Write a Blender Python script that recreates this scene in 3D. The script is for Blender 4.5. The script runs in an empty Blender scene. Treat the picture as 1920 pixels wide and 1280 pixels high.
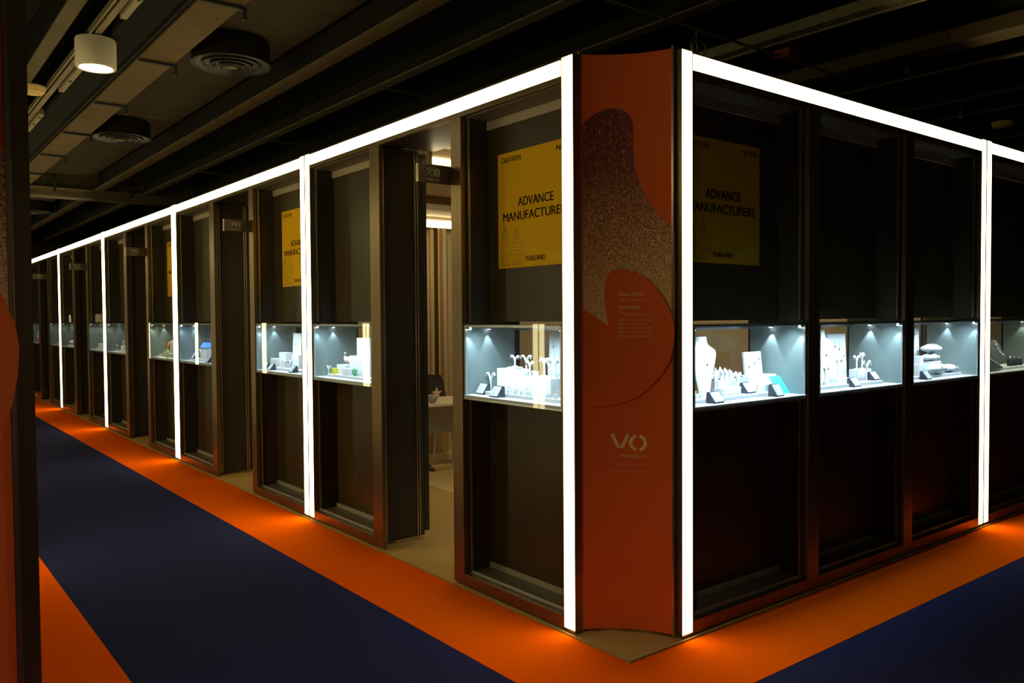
import bpy, bmesh, math, random
from mathutils import Vector, Matrix
random.seed(7)
PI = math.pi
C = bpy.context.scene.collection
SC = bpy.context.scene

# ------------------------------------------------------------------ layout (metres)
AX = 2.744          # facade plane facing the left aisle (x = AX)
BY = 2.611          # facade plane facing the right aisle (y = BY)
OX = 0.344          # facade plane across the left aisle
HB, HT = 2.798, 2.876   # light beam bottom / top
SHELF = 1.148       # glass case shelf
CASE_TOP = 1.562

# ------------------------------------------------------------------ materials
MATS = {}
def nt(name):
    m = bpy.data.materials.new(name); m.use_nodes = True
    n = m.node_tree; b = n.nodes['Principled BSDF']
    MATS[name] = m
    return m, n, b
def mat(name, col, rough=.6, metal=0., spec=None, coat=0.):
    m, n, b = nt(name)
    b.inputs['Base Color'].default_value = (*col, 1)
    b.inputs['Roughness'].default_value = rough
    b.inputs['Metallic'].default_value = metal
    if spec is not None: b.inputs['Specular IOR Level'].default_value = spec
    if coat: b.inputs['Coat Weight'].default_value = coat
    return m
def noisy(name, col, amt=.25, scale=60, rough=.8, metal=0., stretch=(1, 1, 1), bump=0., spec=None, detail=4):
    m, n, b = nt(name)
    b.inputs['Roughness'].default_value = rough; b.inputs['Metallic'].default_value = metal
    if spec is not None: b.inputs['Specular IOR Level'].default_value = spec
    tc = n.nodes.new('ShaderNodeTexCoord'); mp = n.nodes.new('ShaderNodeMapping')
    mp.inputs['Scale'].default_value = stretch
    no = n.nodes.new('ShaderNodeTexNoise'); no.inputs['Scale'].default_value = scale; no.inputs['Detail'].default_value = detail
    n.links.new(tc.outputs['Object'], mp.inputs['Vector']); n.links.new(mp.outputs['Vector'], no.inputs['Vector'])
    cr = n.nodes.new('ShaderNodeValToRGB')
    cr.color_ramp.elements[0].position = .3; cr.color_ramp.elements[1].position = .7
    cr.color_ramp.elements[0].color = (*[c*(1-amt) for c in col], 1)
    cr.color_ramp.elements[1].color = (*[min(1, c*(1+amt)) for c in col], 1)
    n.links.new(no.outputs['Fac'], cr.inputs['Fac']); n.links.new(cr.outputs['Color'], b.inputs['Base Color'])
    if bump:
        bp = n.nodes.new('ShaderNodeBump'); bp.inputs['Strength'].default_value = bump; bp.inputs['Distance'].default_value = .002
        n.links.new(no.outputs['Fac'], bp.inputs['Height']); n.links.new(bp.outputs['Normal'], b.inputs['Normal'])
    return m
def emit(name, col, s):
    m, n, b = nt(name)
    b.inputs['Base Color'].default_value = (.8, .8, .75, 1)
    b.inputs['Emission Color'].default_value = (*col, 1); b.inputs['Emission Strength'].default_value = s
    return m
def glass(name, tint, extra=0.0):
    m = bpy.data.materials.new(name); m.use_nodes = True; n = m.node_tree; n.nodes.clear()
    out = n.nodes.new('ShaderNodeOutputMaterial'); mix = n.nodes.new('ShaderNodeMixShader')
    tr = n.nodes.new('ShaderNodeBsdfTransparent'); gl = n.nodes.new('ShaderNodeBsdfGlossy'); fr = n.nodes.new('ShaderNodeFresnel')
    tr.inputs['Color'].default_value = (*tint, 1); gl.inputs['Roughness'].default_value = .004
    fr.inputs['IOR'].default_value = 1.5
    # Schlick-like curve from the facing angle so that both sides of the thin pane behave alike
    lw = n.nodes.new('ShaderNodeLayerWeight'); lw.inputs['Blend'].default_value = .5
    pw = n.nodes.new('ShaderNodeMath'); pw.operation = 'POWER'; pw.inputs[1].default_value = 5
    ml = n.nodes.new('ShaderNodeMath'); ml.operation = 'MULTIPLY_ADD'; ml.inputs[1].default_value = .96; ml.inputs[2].default_value = .04 + extra
    n.links.new(lw.outputs['Facing'], pw.inputs[0]); n.links.new(pw.outputs[0], ml.inputs[0])
    n.links.new(ml.outputs[0], mix.inputs['Fac'])
    n.links.new(tr.outputs[0], mix.inputs[1]); n.links.new(gl.outputs[0], mix.inputs[2]); n.links.new(mix.outputs[0], out.inputs['Surface'])
    MATS[name] = m
    return m

LEDC = (1.0, .86, .42)
M_led = emit('warm white diffuser', LEDC, 8.5)
M_led_in = emit('warm white ceiling diffuser', (1, .84, .48), 7)
M_spot_cool = emit('cool lamp lens', (.72, .9, 1), 14)
M_spot_warm = emit('neutral lamp lens', (.95, 1, .8), 5)
M_lamp = emit('downlight lens', (1, .95, .82), 12)
M_bronze = noisy('brushed bronze anodised metal', (.24, .172, .086), .10, 40, .33, .85, (1, 1, .02))
M_bronze2 = noisy('pale bronze edge profile', (.50, .41, .25), .08, 40, .28, .9, (1, 1, .02))
M_dark = mat('near black rubber', (.012, .010, .008), .7)
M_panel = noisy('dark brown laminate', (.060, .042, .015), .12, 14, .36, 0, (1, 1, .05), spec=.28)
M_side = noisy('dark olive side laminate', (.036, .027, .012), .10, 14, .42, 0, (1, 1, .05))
M_ledge = noisy('olive beige ledge', (.16, .135, .085), .10, 30, .45)
M_rail = mat('pale beige rail', (.42, .36, .24), .45)
M_case = mat('grey green case wall', (.23, .28, .28), .55)
M_white = mat('white display acrylic', (.86, .87, .88), .35)
M_white2 = noisy('white leatherette', (.82, .83, .85), .04, 120, .6)
M_shelf = mat('white shelf', (.80, .82, .83), .4)
M_alu = mat('satin aluminium', (.62, .64, .66), .3, .8)
M_black = mat('black card holder', (.03, .03, .045), .5)
M_card = mat('pale printed card', (.62, .66, .72), .6)
M_print = mat('grey print', (.30, .32, .38), .7)
M_gold = mat('yellow gold', (.78, .55, .22), .25, 1)
M_silver = mat('polished silver', (.75, .76, .80), .2, 1)
M_turq = mat('turquoise card', (.06, .62, .66), .5)
M_pearl = mat('pearl', (.85, .82, .78), .2)
M_greyvel = mat('dark grey velvet', (.10, .10, .12), .85)
M_glass = glass('clear glass', (.975, .99, .985))
M_yellow = noisy('yellow poster print', (.90, .50, .006), .03, 3, .7, spec=.15)
M_yellow2 = mat('lighter yellow label', (.88, .56, .03), .7, spec=.15)
M_ink = mat('dark brown ink', (.06, .035, .01), .6)
M_ink2 = mat('thin ochre line ink', (.40, .22, .02), .6)
M_sign = mat('brown sign plate', (.065, .038, .020), .5)
M_cream = mat('cream lettering', (.95, .86, .70), .5)
M_orange = noisy('orange coated board', (.76, .125, .022), .03, 5, .75, spec=.2)
M_letter = mat('sand lettering', (.85, .58, .26), .6)
M_letter2 = mat('faint coral lettering', (.85, .27, .12), .6)
M_carpet_b = noisy('blue needle felt carpet', (.022, .024, .086), .30, 260, 1., bump=.4, spec=.05)
M_carpet_o = noisy('orange needle felt carpet', (.98, .118, .0008), .10, 260, 1., bump=.4, spec=0.)
M_carpet_g = noisy('beige booth carpet', (.58, .36, .115), .14, 200, .95, bump=.5, spec=.15)
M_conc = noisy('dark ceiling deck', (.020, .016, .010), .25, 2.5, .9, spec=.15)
M_steel = noisy('dark steel with shade tone', (.010, .009, .0055), .2, 6, .8, spec=.15)  # shade on webs and ceiling strips put into the colour
M_steel_l = noisy('olive beige steel with lit tone', (.115, .092, .046), .15, 6, .7, spec=.2)  # light on beam undersides put into the colour
M_girder = mat('black green girder paint', (.007, .009, .006), .85, spec=.08)
M_duct = noisy('beige duct board', (.115, .078, .030), .12, 5, .8, spec=.15)
M_ceil_lit = noisy('brown grey ceiling in lit tone', (.050, .038, .021), .22, 2.2, .9, stretch=(.4, 3, 1), spec=.1)  # lighter than the deck, in place of the light over the aisle
M_galv = noisy('galvanised channel', (.30, .26, .14), .12, 20, .4, .5)
M_ltwhite = mat('white lamp housing', (.62, .56, .42), .5)
M_detector = mat('yellowed plastic', (.82, .60, .20), .5)
M_diff = mat('dark diffuser metal', (.014, .011, .007), .5, .3)
M_red = mat('red junction box', (.28, .045, .02), .6)
M_int_wall = noisy('tan booth wall', (.56, .47, .34), .06, 3, .7)
M_wood = noisy('orange brown wood', (.42, .21, .07), .2, 6, .5, stretch=(6, 6, .4))
M_int_ceil = mat('cream booth ceiling', (.62, .52, .36), .7)
M_slat = mat('cream slatted upright', (.75, .60, .33), .6)
M_table = mat('white table top', (.72, .62, .45), .4)
M_tgrey = mat('grey modesty panel', (.34, .31, .27), .6)
M_chair = mat('black chair shell', (.03, .022, .015), .4)
M_paper = mat('brown paper', (.45, .27, .10), .8)
M_skin = mat('brown skin', (.36, .15, .07), .55)
M_pink = mat('pale pink plastic', (.75, .55, .58), .5)
M_green = mat('leaf green stone', (.12, .42, .26), .4)
M_blue = mat('sky blue box lid', (.12, .30, .85), .4)
M_magenta = mat('red pink satin', (.80, .02, .05), .4)
M_gel = mat('pale green beads', (.55, .58, .40), .4)

def striped(name, c1, c2, scale, axis='Z'):
    m, n, b = nt(name); b.inputs['Roughness'].default_value = .6
    tc = n.nodes.new('ShaderNodeTexCoord'); w = n.nodes.new('ShaderNodeTexWave'); w.bands_direction = axis
    w.inputs['Scale'].default_value = scale; w.inputs['Distortion'].default_value = .6
    cr = n.nodes.new('ShaderNodeValToRGB'); cr.color_ramp.interpolation = 'CONSTANT'
    cr.color_ramp.elements[0].color = (*c1, 1); cr.color_ramp.elements[1].position = .5; cr.color_ramp.elements[1].color = (*c2, 1)
    n.links.new(tc.outputs['Object'], w.inputs['Vector']); n.links.new(w.outputs['Fac'], cr.inputs['Fac']); n.links.new(cr.outputs['Color'], b.inputs['Base Color'])
    return m
M_stripe = striped('purple striped cloth', (.12, .03, .16), (.7, .6, .5), 18)

def artwork():
    m, n, b = nt('printed gold pigment texture'); b.inputs['Roughness'].default_value = .6
    tc = n.nodes.new('ShaderNodeTexCoord'); sep = n.nodes.new('ShaderNodeSeparateXYZ')
    n.links.new(tc.outputs['Object'], sep.inputs[0])
    def noise(sc, st, det=3):
        mp = n.nodes.new('ShaderNodeMapping'); mp.inputs['Scale'].default_value = st
        no = n.nodes.new('ShaderNodeTexNoise'); no.inputs['Scale'].default_value = sc; no.inputs['Detail'].default_value = det; no.inputs['Roughness'].default_value = .7
        n.links.new(tc.outputs['Object'], mp.inputs['Vector']); n.links.new(mp.outputs['Vector'], no.inputs['Vector'])
        return no.outputs['Fac']
    up, lo = noise(150, (1, 1, .25)), noise(120, (1, 1, 1.7), 4)
    mr = n.nodes.new('ShaderNodeMapRange'); mr.inputs['From Min'].default_value = 2.2; mr.inputs['From Max'].default_value = 2.45
    n.links.new(sep.outputs['Z'], mr.inputs['Value'])
    mx = n.nodes.new('ShaderNodeMix'); mx.data_type = 'FLOAT'
    n.links.new(mr.outputs[0], mx.inputs['Factor']); n.links.new(lo, mx.inputs[2]); n.links.new(up, mx.inputs[3])
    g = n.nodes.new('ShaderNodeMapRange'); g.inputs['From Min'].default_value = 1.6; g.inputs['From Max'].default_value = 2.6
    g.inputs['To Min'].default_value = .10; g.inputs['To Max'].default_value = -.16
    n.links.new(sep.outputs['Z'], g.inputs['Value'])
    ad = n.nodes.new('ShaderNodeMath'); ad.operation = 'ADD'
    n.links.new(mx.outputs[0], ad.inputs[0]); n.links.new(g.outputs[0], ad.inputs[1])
    cr = n.nodes.new('ShaderNodeValToRGB'); e = cr.color_ramp.elements
    e[0].position = .40; e[0].color = (.16, .022, .012, 1); e[1].position = .60; e[1].color = (.80, .50, .20, 1)
    k = cr.color_ramp.elements.new(.48); k.color = (.42, .16, .06, 1)
    n.links.new(ad.outputs[0], cr.inputs['Fac']); n.links.new(cr.outputs['Color'], b.inputs['Base Color'])
    return m
M_art = artwork()

# ------------------------------------------------------------------ mesh helpers
class MB:
    def __init__(s): s.v = []; s.f = []; s.mi = []; s.cur = 0
    def face(s, idx): s.f.append(tuple(idx)); s.mi.append(s.cur)
    def box(s, x0, x1, y0, y1, z0, z1):
        x0, x1 = sorted((x0, x1)); y0, y1 = sorted((y0, y1)); z0, z1 = sorted((z0, z1))
        k = len(s.v)
        s.v += [(x0, y0, z0), (x1, y0, z0), (x1, y1, z0), (x0, y1, z0), (x0, y0, z1), (x1, y0, z1), (x1, y1, z1), (x0, y1, z1)]
        for q in ((0, 3, 2, 1), (4, 5, 6, 7), (0, 1, 5, 4), (1, 2, 6, 5), (2, 3, 7, 6), (3, 0, 4, 7)): s.face([k+i for i in q])
        return s
    def rings(s, rings, cap=True, close=True):
        k = len(s.v); n = len(rings[0])
        for r in rings: s.v += [tuple(p) for p in r]
        for i in range(len(rings)-1):
            for j in range(n if close else n-1):
                a, b_ = k+i*n+j, k+i*n+(j+1) % n
                s.face((a, b_, b_+n, a+n))
        if cap:
            s.face([k+j for j in reversed(range(n))]); s.face([k+(len(rings)-1)*n+j for j in range(n)])
        return s
    def lathe(s, prof, cx=0, cy=0, n=24, sx=1, sy=1):
        return s.rings([[(cx+r*sx*math.cos(2*PI*j/n), cy+r*sy*math.sin(2*PI*j/n), z) for j in range(n)] for r, z in prof])
    def tube(s, pts, r, n=8, taper=None):
        pts = [Vector(p) for p in pts]; rg = []
        for i, p in enumerate(pts):
            t = (pts[min(i+1, len(pts)-1)]-pts[max(i-1, 0)]).normalized()
            a = t.cross(Vector((0, 0, 1)))
            if a.length < .05: a = t.cross(Vector((0, 1, 0)))
            a.normalize(); b_ = t.cross(a)
            rr = r*(taper[i] if taper else 1)
            rg.append([p+a*rr*math.cos(2*PI*j/n)+b_*rr*math.sin(2*PI*j/n) for j in range(n)])
        return s.rings(rg)
    def ball(s, c, r, n=10, sx=1, sy=1, sz=1):
        m = n//2+1; rg = []
        for i in range(m+1):
            th = PI*(i+.001)/(m+.002)
            rg.append([(c[0]+r*sx*math.sin(th)*math.cos(2*PI*j/n), c[1]+r*sy*math.sin(th)*math.sin(2*PI*j/n), c[2]-r*sz*math.cos(th)) for j in range(n)])
        return s.rings(rg)
    def torus(s, c, R, r, n=20, m=6, rot=None, arc=2*PI):
        rg = []
        cl = abs(arc-2*PI) < 1e-6
        for i in range(n+1):
            a = arc*i/n
            row = []
            for j in range(m):
                b_ = 2*PI*j/m
                p = Vector(((R+r*math.cos(b_))*math.cos(a), (R+r*math.cos(b_))*math.sin(a), r*math.sin(b_)))
                if rot: p = rot @ p
                row.append(p+Vector(c))
            rg.append(row)
        return s.rings(rg, cap=not cl)
    def prism(s, poly, y0, y1):   # polygon in x,z extruded along y
        k = len(s.v); n = len(poly)
        s.v += [(x, y0, z) for x, z in poly]+[(x, y1, z) for x, z in poly]
        s.face([k+i for i in range(n)]); s.face([k+n+i for i in reversed(range(n))])
        for i in range(n): s.face((k+i, k+n+i, k+n+(i+1) % n, k+(i+1) % n))
        return s
    def mesh(s, name, mats, smooth=False):
        me = bpy.data.meshes.new(name); me.from_pydata(s.v, [], s.f)
        for m in (mats if isinstance(mats, (list, tuple)) else [mats]): me.materials.append(m)
        me.polygons.foreach_set('material_index', s.mi)
        bm = bmesh.new(); bm.from_mesh(me); bmesh.ops.recalc_face_normals(bm, faces=bm.faces); bm.to_mesh(me); bm.free()
        if smooth:
            me.polygons.foreach_set('use_smooth', [True]*len(me.polygons))
            try: me.set_sharp_from_angle(angle=math.radians(40))
            except Exception: pass
        me.update()
        return me
def link(name, me, parent=None, loc=None, rz=0):
    o = bpy.data.objects.new(name, me); C.objects.link(o)
    if parent: o.parent = parent
    if loc is not None: o.location = loc
    o.rotation_euler.z = rz
    return o
def tag(o, label=None, cat=None, group=None, kind=None):
    if label: o['label'] = label
    if cat: o['category'] = cat
    if group: o['group'] = group
    if kind: o['kind'] = kind
    elif cat and not o.get('kind'): o['kind'] = 'thing'
    return o
def thing(name, label, cat, loc=(0, 0, 0), rz=0, group=None):
    return tag(link(name, None, None, loc, rz), label, cat, group)
def rel(mb, loc):
    mb.v = [(p[0]-loc[0], p[1]-loc[1], p[2]-loc[2]) for p in mb.v]; return mb
def part(name, mb, m, parent, origin=(0, 0, 0), smooth=False, bevel=0, label=None):
    rel(mb, origin)
    o = link(name, mb.mesh(name, m, smooth), parent)
    if bevel:
        b_ = o.modifiers.new('bevel', 'BEVEL'); b_.width = bevel; b_.segments = 2; b_.limit_method = 'ANGLE'
    if label: o['label'] = label
    return o
def single(name, mb, m, label, cat, group=None, loc=(0, 0, 0), smooth=False, bevel=0):
    o = part(name, mb, m, None, loc, smooth, bevel); o.location = loc
    return tag(o, label, cat, group)
def struct(name, mb, m, smooth=False):
    return tag(part(name, mb, m, None, (0, 0, 0), smooth), kind='structure')

# facade mapping: u along the facade, d inwards, z up
def bx(mb, side, u0, u1, d0, d1, z0, z1):
    if side == 'L': mb.box(AX+d0, AX+d1, u0, u1, z0, z1)
    elif side == 'R': mb.box(u0, u1, BY+d0, BY+d1, z0, z1)
    else: mb.box(OX-d0, OX-d1, u0, u1, z0, z1)
    return mb
def W(side, u, d, z=0):
    return {'L': (AX+d, u, z), 'R': (u, BY+d, z), 'O': (OX-d, u, z)}[side]
RZ = {'L': -PI/2, 'R': 0, 'O': PI/2}

# text: returns (verts2d, faces)
def text2d(s, size, align='LEFT', bold=0., width=None, x=0., y=0.):
    cu = bpy.data.curves.new('t', 'FONT'); cu.body = s; cu.size = size; cu.resolution_u = 3
    ob = bpy.data.objects.new('t', cu); C.objects.link(ob)
    dg = bpy.context.evaluated_depsgraph_get()
    me = bpy.data.meshes.new_from_object(ob.evaluated_get(dg))
    xs = [p.co.x for p in me.vertices]; x0, x1 = min(xs), max(xs)
    sx = width/(x1-x0) if width else 1.
    w_ = (x1-x0)*sx; off = {'LEFT': 0, 'CENTER': -w_/2, 'RIGHT': -w_}[align]
    v, f = [], []
    for sh in ((-bold*size, 0, bold*size) if bold else (0,)):
        k = len(v); v += [((p.co.x-x0)*sx+off+x+sh, p.co.y+y) for p in me.vertices]; f += [tuple(k+i for i in p.vertices) for p in me.polygons]
    bpy.data.objects.remove(ob); bpy.data.curves.remove(cu); bpy.data.meshes.remove(me)
    return v, f
def add_text(mb, t, mapf):
    k = len(mb.v); mb.v += [mapf(x, y) for x, y in t[0]]
    for q in t[1]: mb.face([k+i for i in q])

# ------------------------------------------------------------------ the setting
struct('floor', MB().box(AX-.014, 16, BY-.012, 24.5, -.05, .010), M_carpet_g)
struct('floor.001', MB().box(-8, 16, -6, 25, -.12, -.004), M_dark)
single('aisle_carpet', MB().box(.88, 2.192, -6, 24.4, -.004, .004).box(2.192, 15.9, -6, 2.113, -.004, .004).box(-8, .88, -6, 1.55, -.004, .004), M_carpet_b,
       'dark blue carpet covering the middle of both aisles', 'carpet')
single('carpet_border', MB().box(2.192, AX-.024, 2.113, 24.5, -.004, .006).box(AX-.024, 16, 2.113, BY-.022, -.004, .006), M_carpet_o,
       'orange carpet border running along the foot of the lit booth row', 'carpet')
single('carpet_border', MB().box(OX-.02, .88, 1.55, 24.5, -.004, .006).box(-8, OX-.02, 1.55, 2.0, -.004, .006), M_carpet_o,
       'orange carpet border at the lower left, on the far side of the blue carpet', 'carpet')
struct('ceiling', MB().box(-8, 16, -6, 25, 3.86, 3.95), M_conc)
struct('wall_end', MB().box(-8, 16, 24.5, 24.6, 0, 3.86), M_panel)
struct('wall_right', MB().box(16, 16.1, -6, 25, 0, 3.86), M_panel)

# ------------------------------------------------------------------ light posts and beams
ucounts = {}
def light_post(side, u0, u1, label, group=None, seam=None):
    o = W(side, (u0+u1)/2, .02, .02)
    t = thing('light_post', label, 'light', o, 0, group)
    part('diffuser', bx(MB(), side, u0+.0065, u1-.0065, 0, .016, .03, HT+.008), M_led, t, o, bevel=.003)
    h = bx(MB(), side, u0, u1, .0165, .044, .022, HT+.012)
    for q in ((u0, u0+.006), (u1-.006, u1)): bx(h, side, q[0], q[1], 0, .0165, .022, HT+.012)
    bx(h, side, u0, u1, 0, .0165, HT+.009, HT+.012); bx(h, side, u0, u1, 0, .0165, .022, .029)
    part('housing', h, M_bronze, t, o)
    part('foot', bx(MB(), side, u0+.012, u1-.012, .012, .036, .010, .021), M_alu, t, o)
    return t
def light_beam(side, u0, u1, label, group=None):
    o = W(side, (u0+u1)/2, .02, HB)
    t = thing('light_beam', label, 'light', o, 0, group)
    part('diffuser', bx(MB(), side, u0+.006, u1-.006, 0, .016, HB, HT), M_led, t, o)
    h = bx(MB(), side, u0+.002, u1-.002, .0165, .045, HB-.0015, HT+.003)
    bx(h, side, u0+.002, u1-.002, 0, .0165, HT+.0004, HT+.003); bx(h, side, u0+.002, u1-.002, 0, .0165, HB-.0015, HB-.0003)
    part('housing', h, M_bronze, t, o)
    return t

# ------------------------------------------------------------------ window units
DEPTH = .40; BACK = .195
def window_unit(side, u0, u1, label, door=None, lean=True, detail=True, group=None):
    """u0..u1 clear width; door: 'hi'/'lo' side that borders an entrance (wide stile outside u0..u1)"""
    o = W(side, (u0+u1)/2, .1, .02)
    t = thing('display_window', label, 'display window', o, 0, group)
    def p1(name, *b, m=M_bronze, bevel=.0015, label=None):
        part(name, bx(MB(), side, *b), m, t, o, bevel=bevel, label=label)
    if door == 'lo': p1('stile', u0-.135, u0-.001, 0, .03, .022, HB-.002)
    if door == 'hi': p1('stile', u1+.001, u1+.106, 0, .03, .022, HB-.002)
    p1('sill', u0, u1, 0, .03, .022, .085)
    p1('head_rail', u0, u1, 0, .03, HB-.030, HB-.002)
    for a0, a1 in ((u0+.007, u0+.02), (u1-.02, u1-.007)):     # reveal profiles just behind the face
        p1('reveal_profile', a0, a1, .040, .052, .093, SHELF-.03, m=M_bronze2, bevel=.001)
        p1('reveal_profile', a0, a1, .040, .052, CASE_TOP+.012, HB-.036, m=M_bronze2, bevel=.001)
    # side panels, full depth
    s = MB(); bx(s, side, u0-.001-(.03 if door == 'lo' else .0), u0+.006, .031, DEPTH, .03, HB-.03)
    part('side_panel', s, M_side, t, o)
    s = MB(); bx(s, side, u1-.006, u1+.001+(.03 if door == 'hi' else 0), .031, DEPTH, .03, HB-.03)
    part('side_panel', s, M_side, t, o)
    part('back_panel', bx(MB(), side, u0+.006, u1-.006, BACK, BACK+.02, CASE_TOP+.012, HB-.085), M_panel, t, o, label='upper back panel')
    part('back_panel', bx(MB(), side, u0+.006, u1-.006, BACK, BACK+.02, .10, SHELF-.032), M_panel, t, o, label='lower back panel')
    p1('ledge', u0+.006, u1-.006, .031, BACK+.02, .070, .092, m=M_ledge)
    p1('soffit', u0+.006, u1-.006, .031, DEPTH, HB-.035, HB-.002, m=M_ledge)
    p1('base_rail', u0+.02, u1-.006, BACK-.012, BACK-.0005, .0925, .125, m=M_rail)
    p1('top_rail', u0+.02, u1-.006, BACK-.012, BACK-.0005, HB-.090, HB-.0355, m=M_rail)
    g2 = MB(); bx(g2, side, u0+.02, u1-.02, .040, .050, .092, .104)
    part('glazing_channel', g2, M_alu, t, o)
    if door:
        # outside of the side panel towards the entrance: aluminium edge profiles and jamb
        ue = u1+.031 if door == 'hi' else u0-.031
        uu = (ue, ue+.012) if door == 'hi' else (ue-.012, ue)
        for e0, e1 in ((.055, .068), (.078, .088), (.332, .343), (.352, .363)):
            p1('edge_profile', uu[0], uu[1], e0, e1, .03, HB-.03, m=M_bronze2, bevel=.001)
        sgn = 1 if door == 'hi' else -1
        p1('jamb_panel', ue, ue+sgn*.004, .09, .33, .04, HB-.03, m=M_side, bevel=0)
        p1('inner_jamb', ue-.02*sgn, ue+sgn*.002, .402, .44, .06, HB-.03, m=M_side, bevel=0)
    return t

def door_header(side, u0, u1, label, group='entrance headers of the booth row'):
    o = W(side, (u0+u1)/2, .2, HB-.03)
    t = thing('door_header', label, 'door header', o, 0, group)
    part('fascia', bx(MB(), side, u0, u1, 0, .03, HB-.030, HB-.002), M_bronze, t, o)
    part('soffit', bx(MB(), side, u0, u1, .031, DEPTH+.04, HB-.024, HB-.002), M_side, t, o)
    return t

# ------------------------------------------------------------------ glass showcases
def spot(pos, power, col, cone=58, blend=.25, name='spot_lamp', aim=(0, 0, -1), rad=.006):
    l = bpy.data.lights.new(name, 'SPOT'); l.energy = power; l.color = col; l.spot_size = math.radians(cone); l.spot_blend = blend
    l.shadow_soft_size = rad
    o = bpy.data.objects.new(name, l); C.objects.link(o); o.location = pos
    o.rotation_euler = Vector(aim).to_track_quat('-Z', 'Y').to_euler()
    return o
COOL = (.62, .86, 1.0); NEUT = (.92, 1.0, .78)
def glass_case(side, u0, u1, label, power=4., col=COOL, cool=True, nspots=4, wall=None, strip=1.05):
    o = W(side, (u0+u1)/2, .19, SHELF-.02)
    t = thing('glass_showcase', label, 'showcase', o)
    D = .385
    part('base', bx(MB(), side, u0+.007, u1-.007, .004, D, SHELF-.014, SHELF), M_shelf, t, o, bevel=.002)
    part('base_trim', bx(MB(), side, u0+.007, u1-.007, .004, D, SHELF-.026, SHELF-.0145), M_alu, t, o)
    part('front_pane', bx(MB(), side, u0+.004, u1-.004, -.001, .003, SHELF-.024, CASE_TOP), M_glass, t, o)
    part('back_pane', bx(MB(), side, u0+.007, u1-.007, D, D+.004, SHELF-.02, CASE_TOP), M_glass, t, o)
    part('top_pane', bx(MB(), side, u0+.004, u1-.004, .004, D, CASE_TOP-.004, CASE_TOP+.004), M_glass, t, o)
    for q in ((u0+.0065, u0+.0095), (u1-.0095, u1-.0065)):
        part('side_wall', bx(MB(), side, q[0], q[1], .006, D-.002, SHELF, CASE_TOP-.005), wall or M_case, t, o)
    for q in ((u0+.010, u0+.022), (u1-.022, u1-.010)):
        part('corner_profile', bx(MB(), side, q[0], q[1], .006, .018, SHELF, CASE_TOP-.008), M_alu, t, o, bevel=.001)
    tr = bx(MB(), side, u0+.01, u1-.01, D-.022, D-.002, CASE_TOP-.040, CASE_TOP-.006)
    part('top_rail', tr, M_alu, t, o)
    sp = [(u1-.034, .028), (u1-.030, .225), (u0+.034, .028), (u0+.030, .225)]
    if side == 'L': sp = [(u1-.034, .028), (u1-.030, .17), (u0+.034, .028), (u0+.030, .17)]
    for k, (u, d) in enumerate(sp[:nspots]):
        c = W(side, u, d, CASE_TOP-.008)
        m = MB().lathe([(.004, c[2]), (.013, c[2]-.004), (.015, c[2]-.022), (.012, c[2]-.024)], c[0], c[1], 14)
        h = part('spotlight', m, M_alu, t, o, smooth=True)
        l_ = MB().lathe([(.011, c[2]-.0242), (.010, c[2]-.0262)], c[0], c[1], 14)
        part('lens', l_, M_spot_cool if cool else M_spot_warm, h, o)
        du = (1 if k >= 2 else -1)*.03
        aim = {'L': (.10, du, -1), 'R': (du, .10, -1)}[side]
        spot((c[0], c[1], c[2]-.030), power*.55, col, 58, .12, aim=aim)
    # slim front top rail; unseen light strip added behind it to brighten the goods
    fr = bx(MB(), side, u0+.023, u1-.023, .006, .012, CASE_TOP-.018, CASE_TOP-.006)
    bx(fr, side, u0+.023, u1-.023, .006, .020, CASE_TOP-.008, CASE_TOP-.0045)
    part('front_rail', fr, M_alu, t, o)
    ll = bpy.data.lights.new('added_strip_lamp', 'AREA'); ll.shape = 'RECTANGLE'; ll.size = (u1-u0)-.10; ll.size_y = .010
    ll.energy = power*strip; ll.color = col; ll.spread = math.radians(115)
    lo_ = bpy.data.objects.new('added_strip_lamp', ll); C.objects.link(lo_); lo_.location = W(side, (u0+u1)/2, .022, CASE_TOP-.014)
    zc = Vector({'L': (-.42, 0, 1), 'R': (0, -.42, 1)}[side]).normalized(); xc = Vector({'L': (0, 1, 0), 'R': (1, 0, 0)}[side]); yc = zc.cross(xc)
    lo_.matrix_world = Matrix(((xc.x, yc.x, zc.x, lo_.location.x), (xc.y, yc.y, zc.y, lo_.location.y), (xc.z, yc.z, zc.z, lo_.location.z), (0, 0, 0, 1)))
    return t

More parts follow.
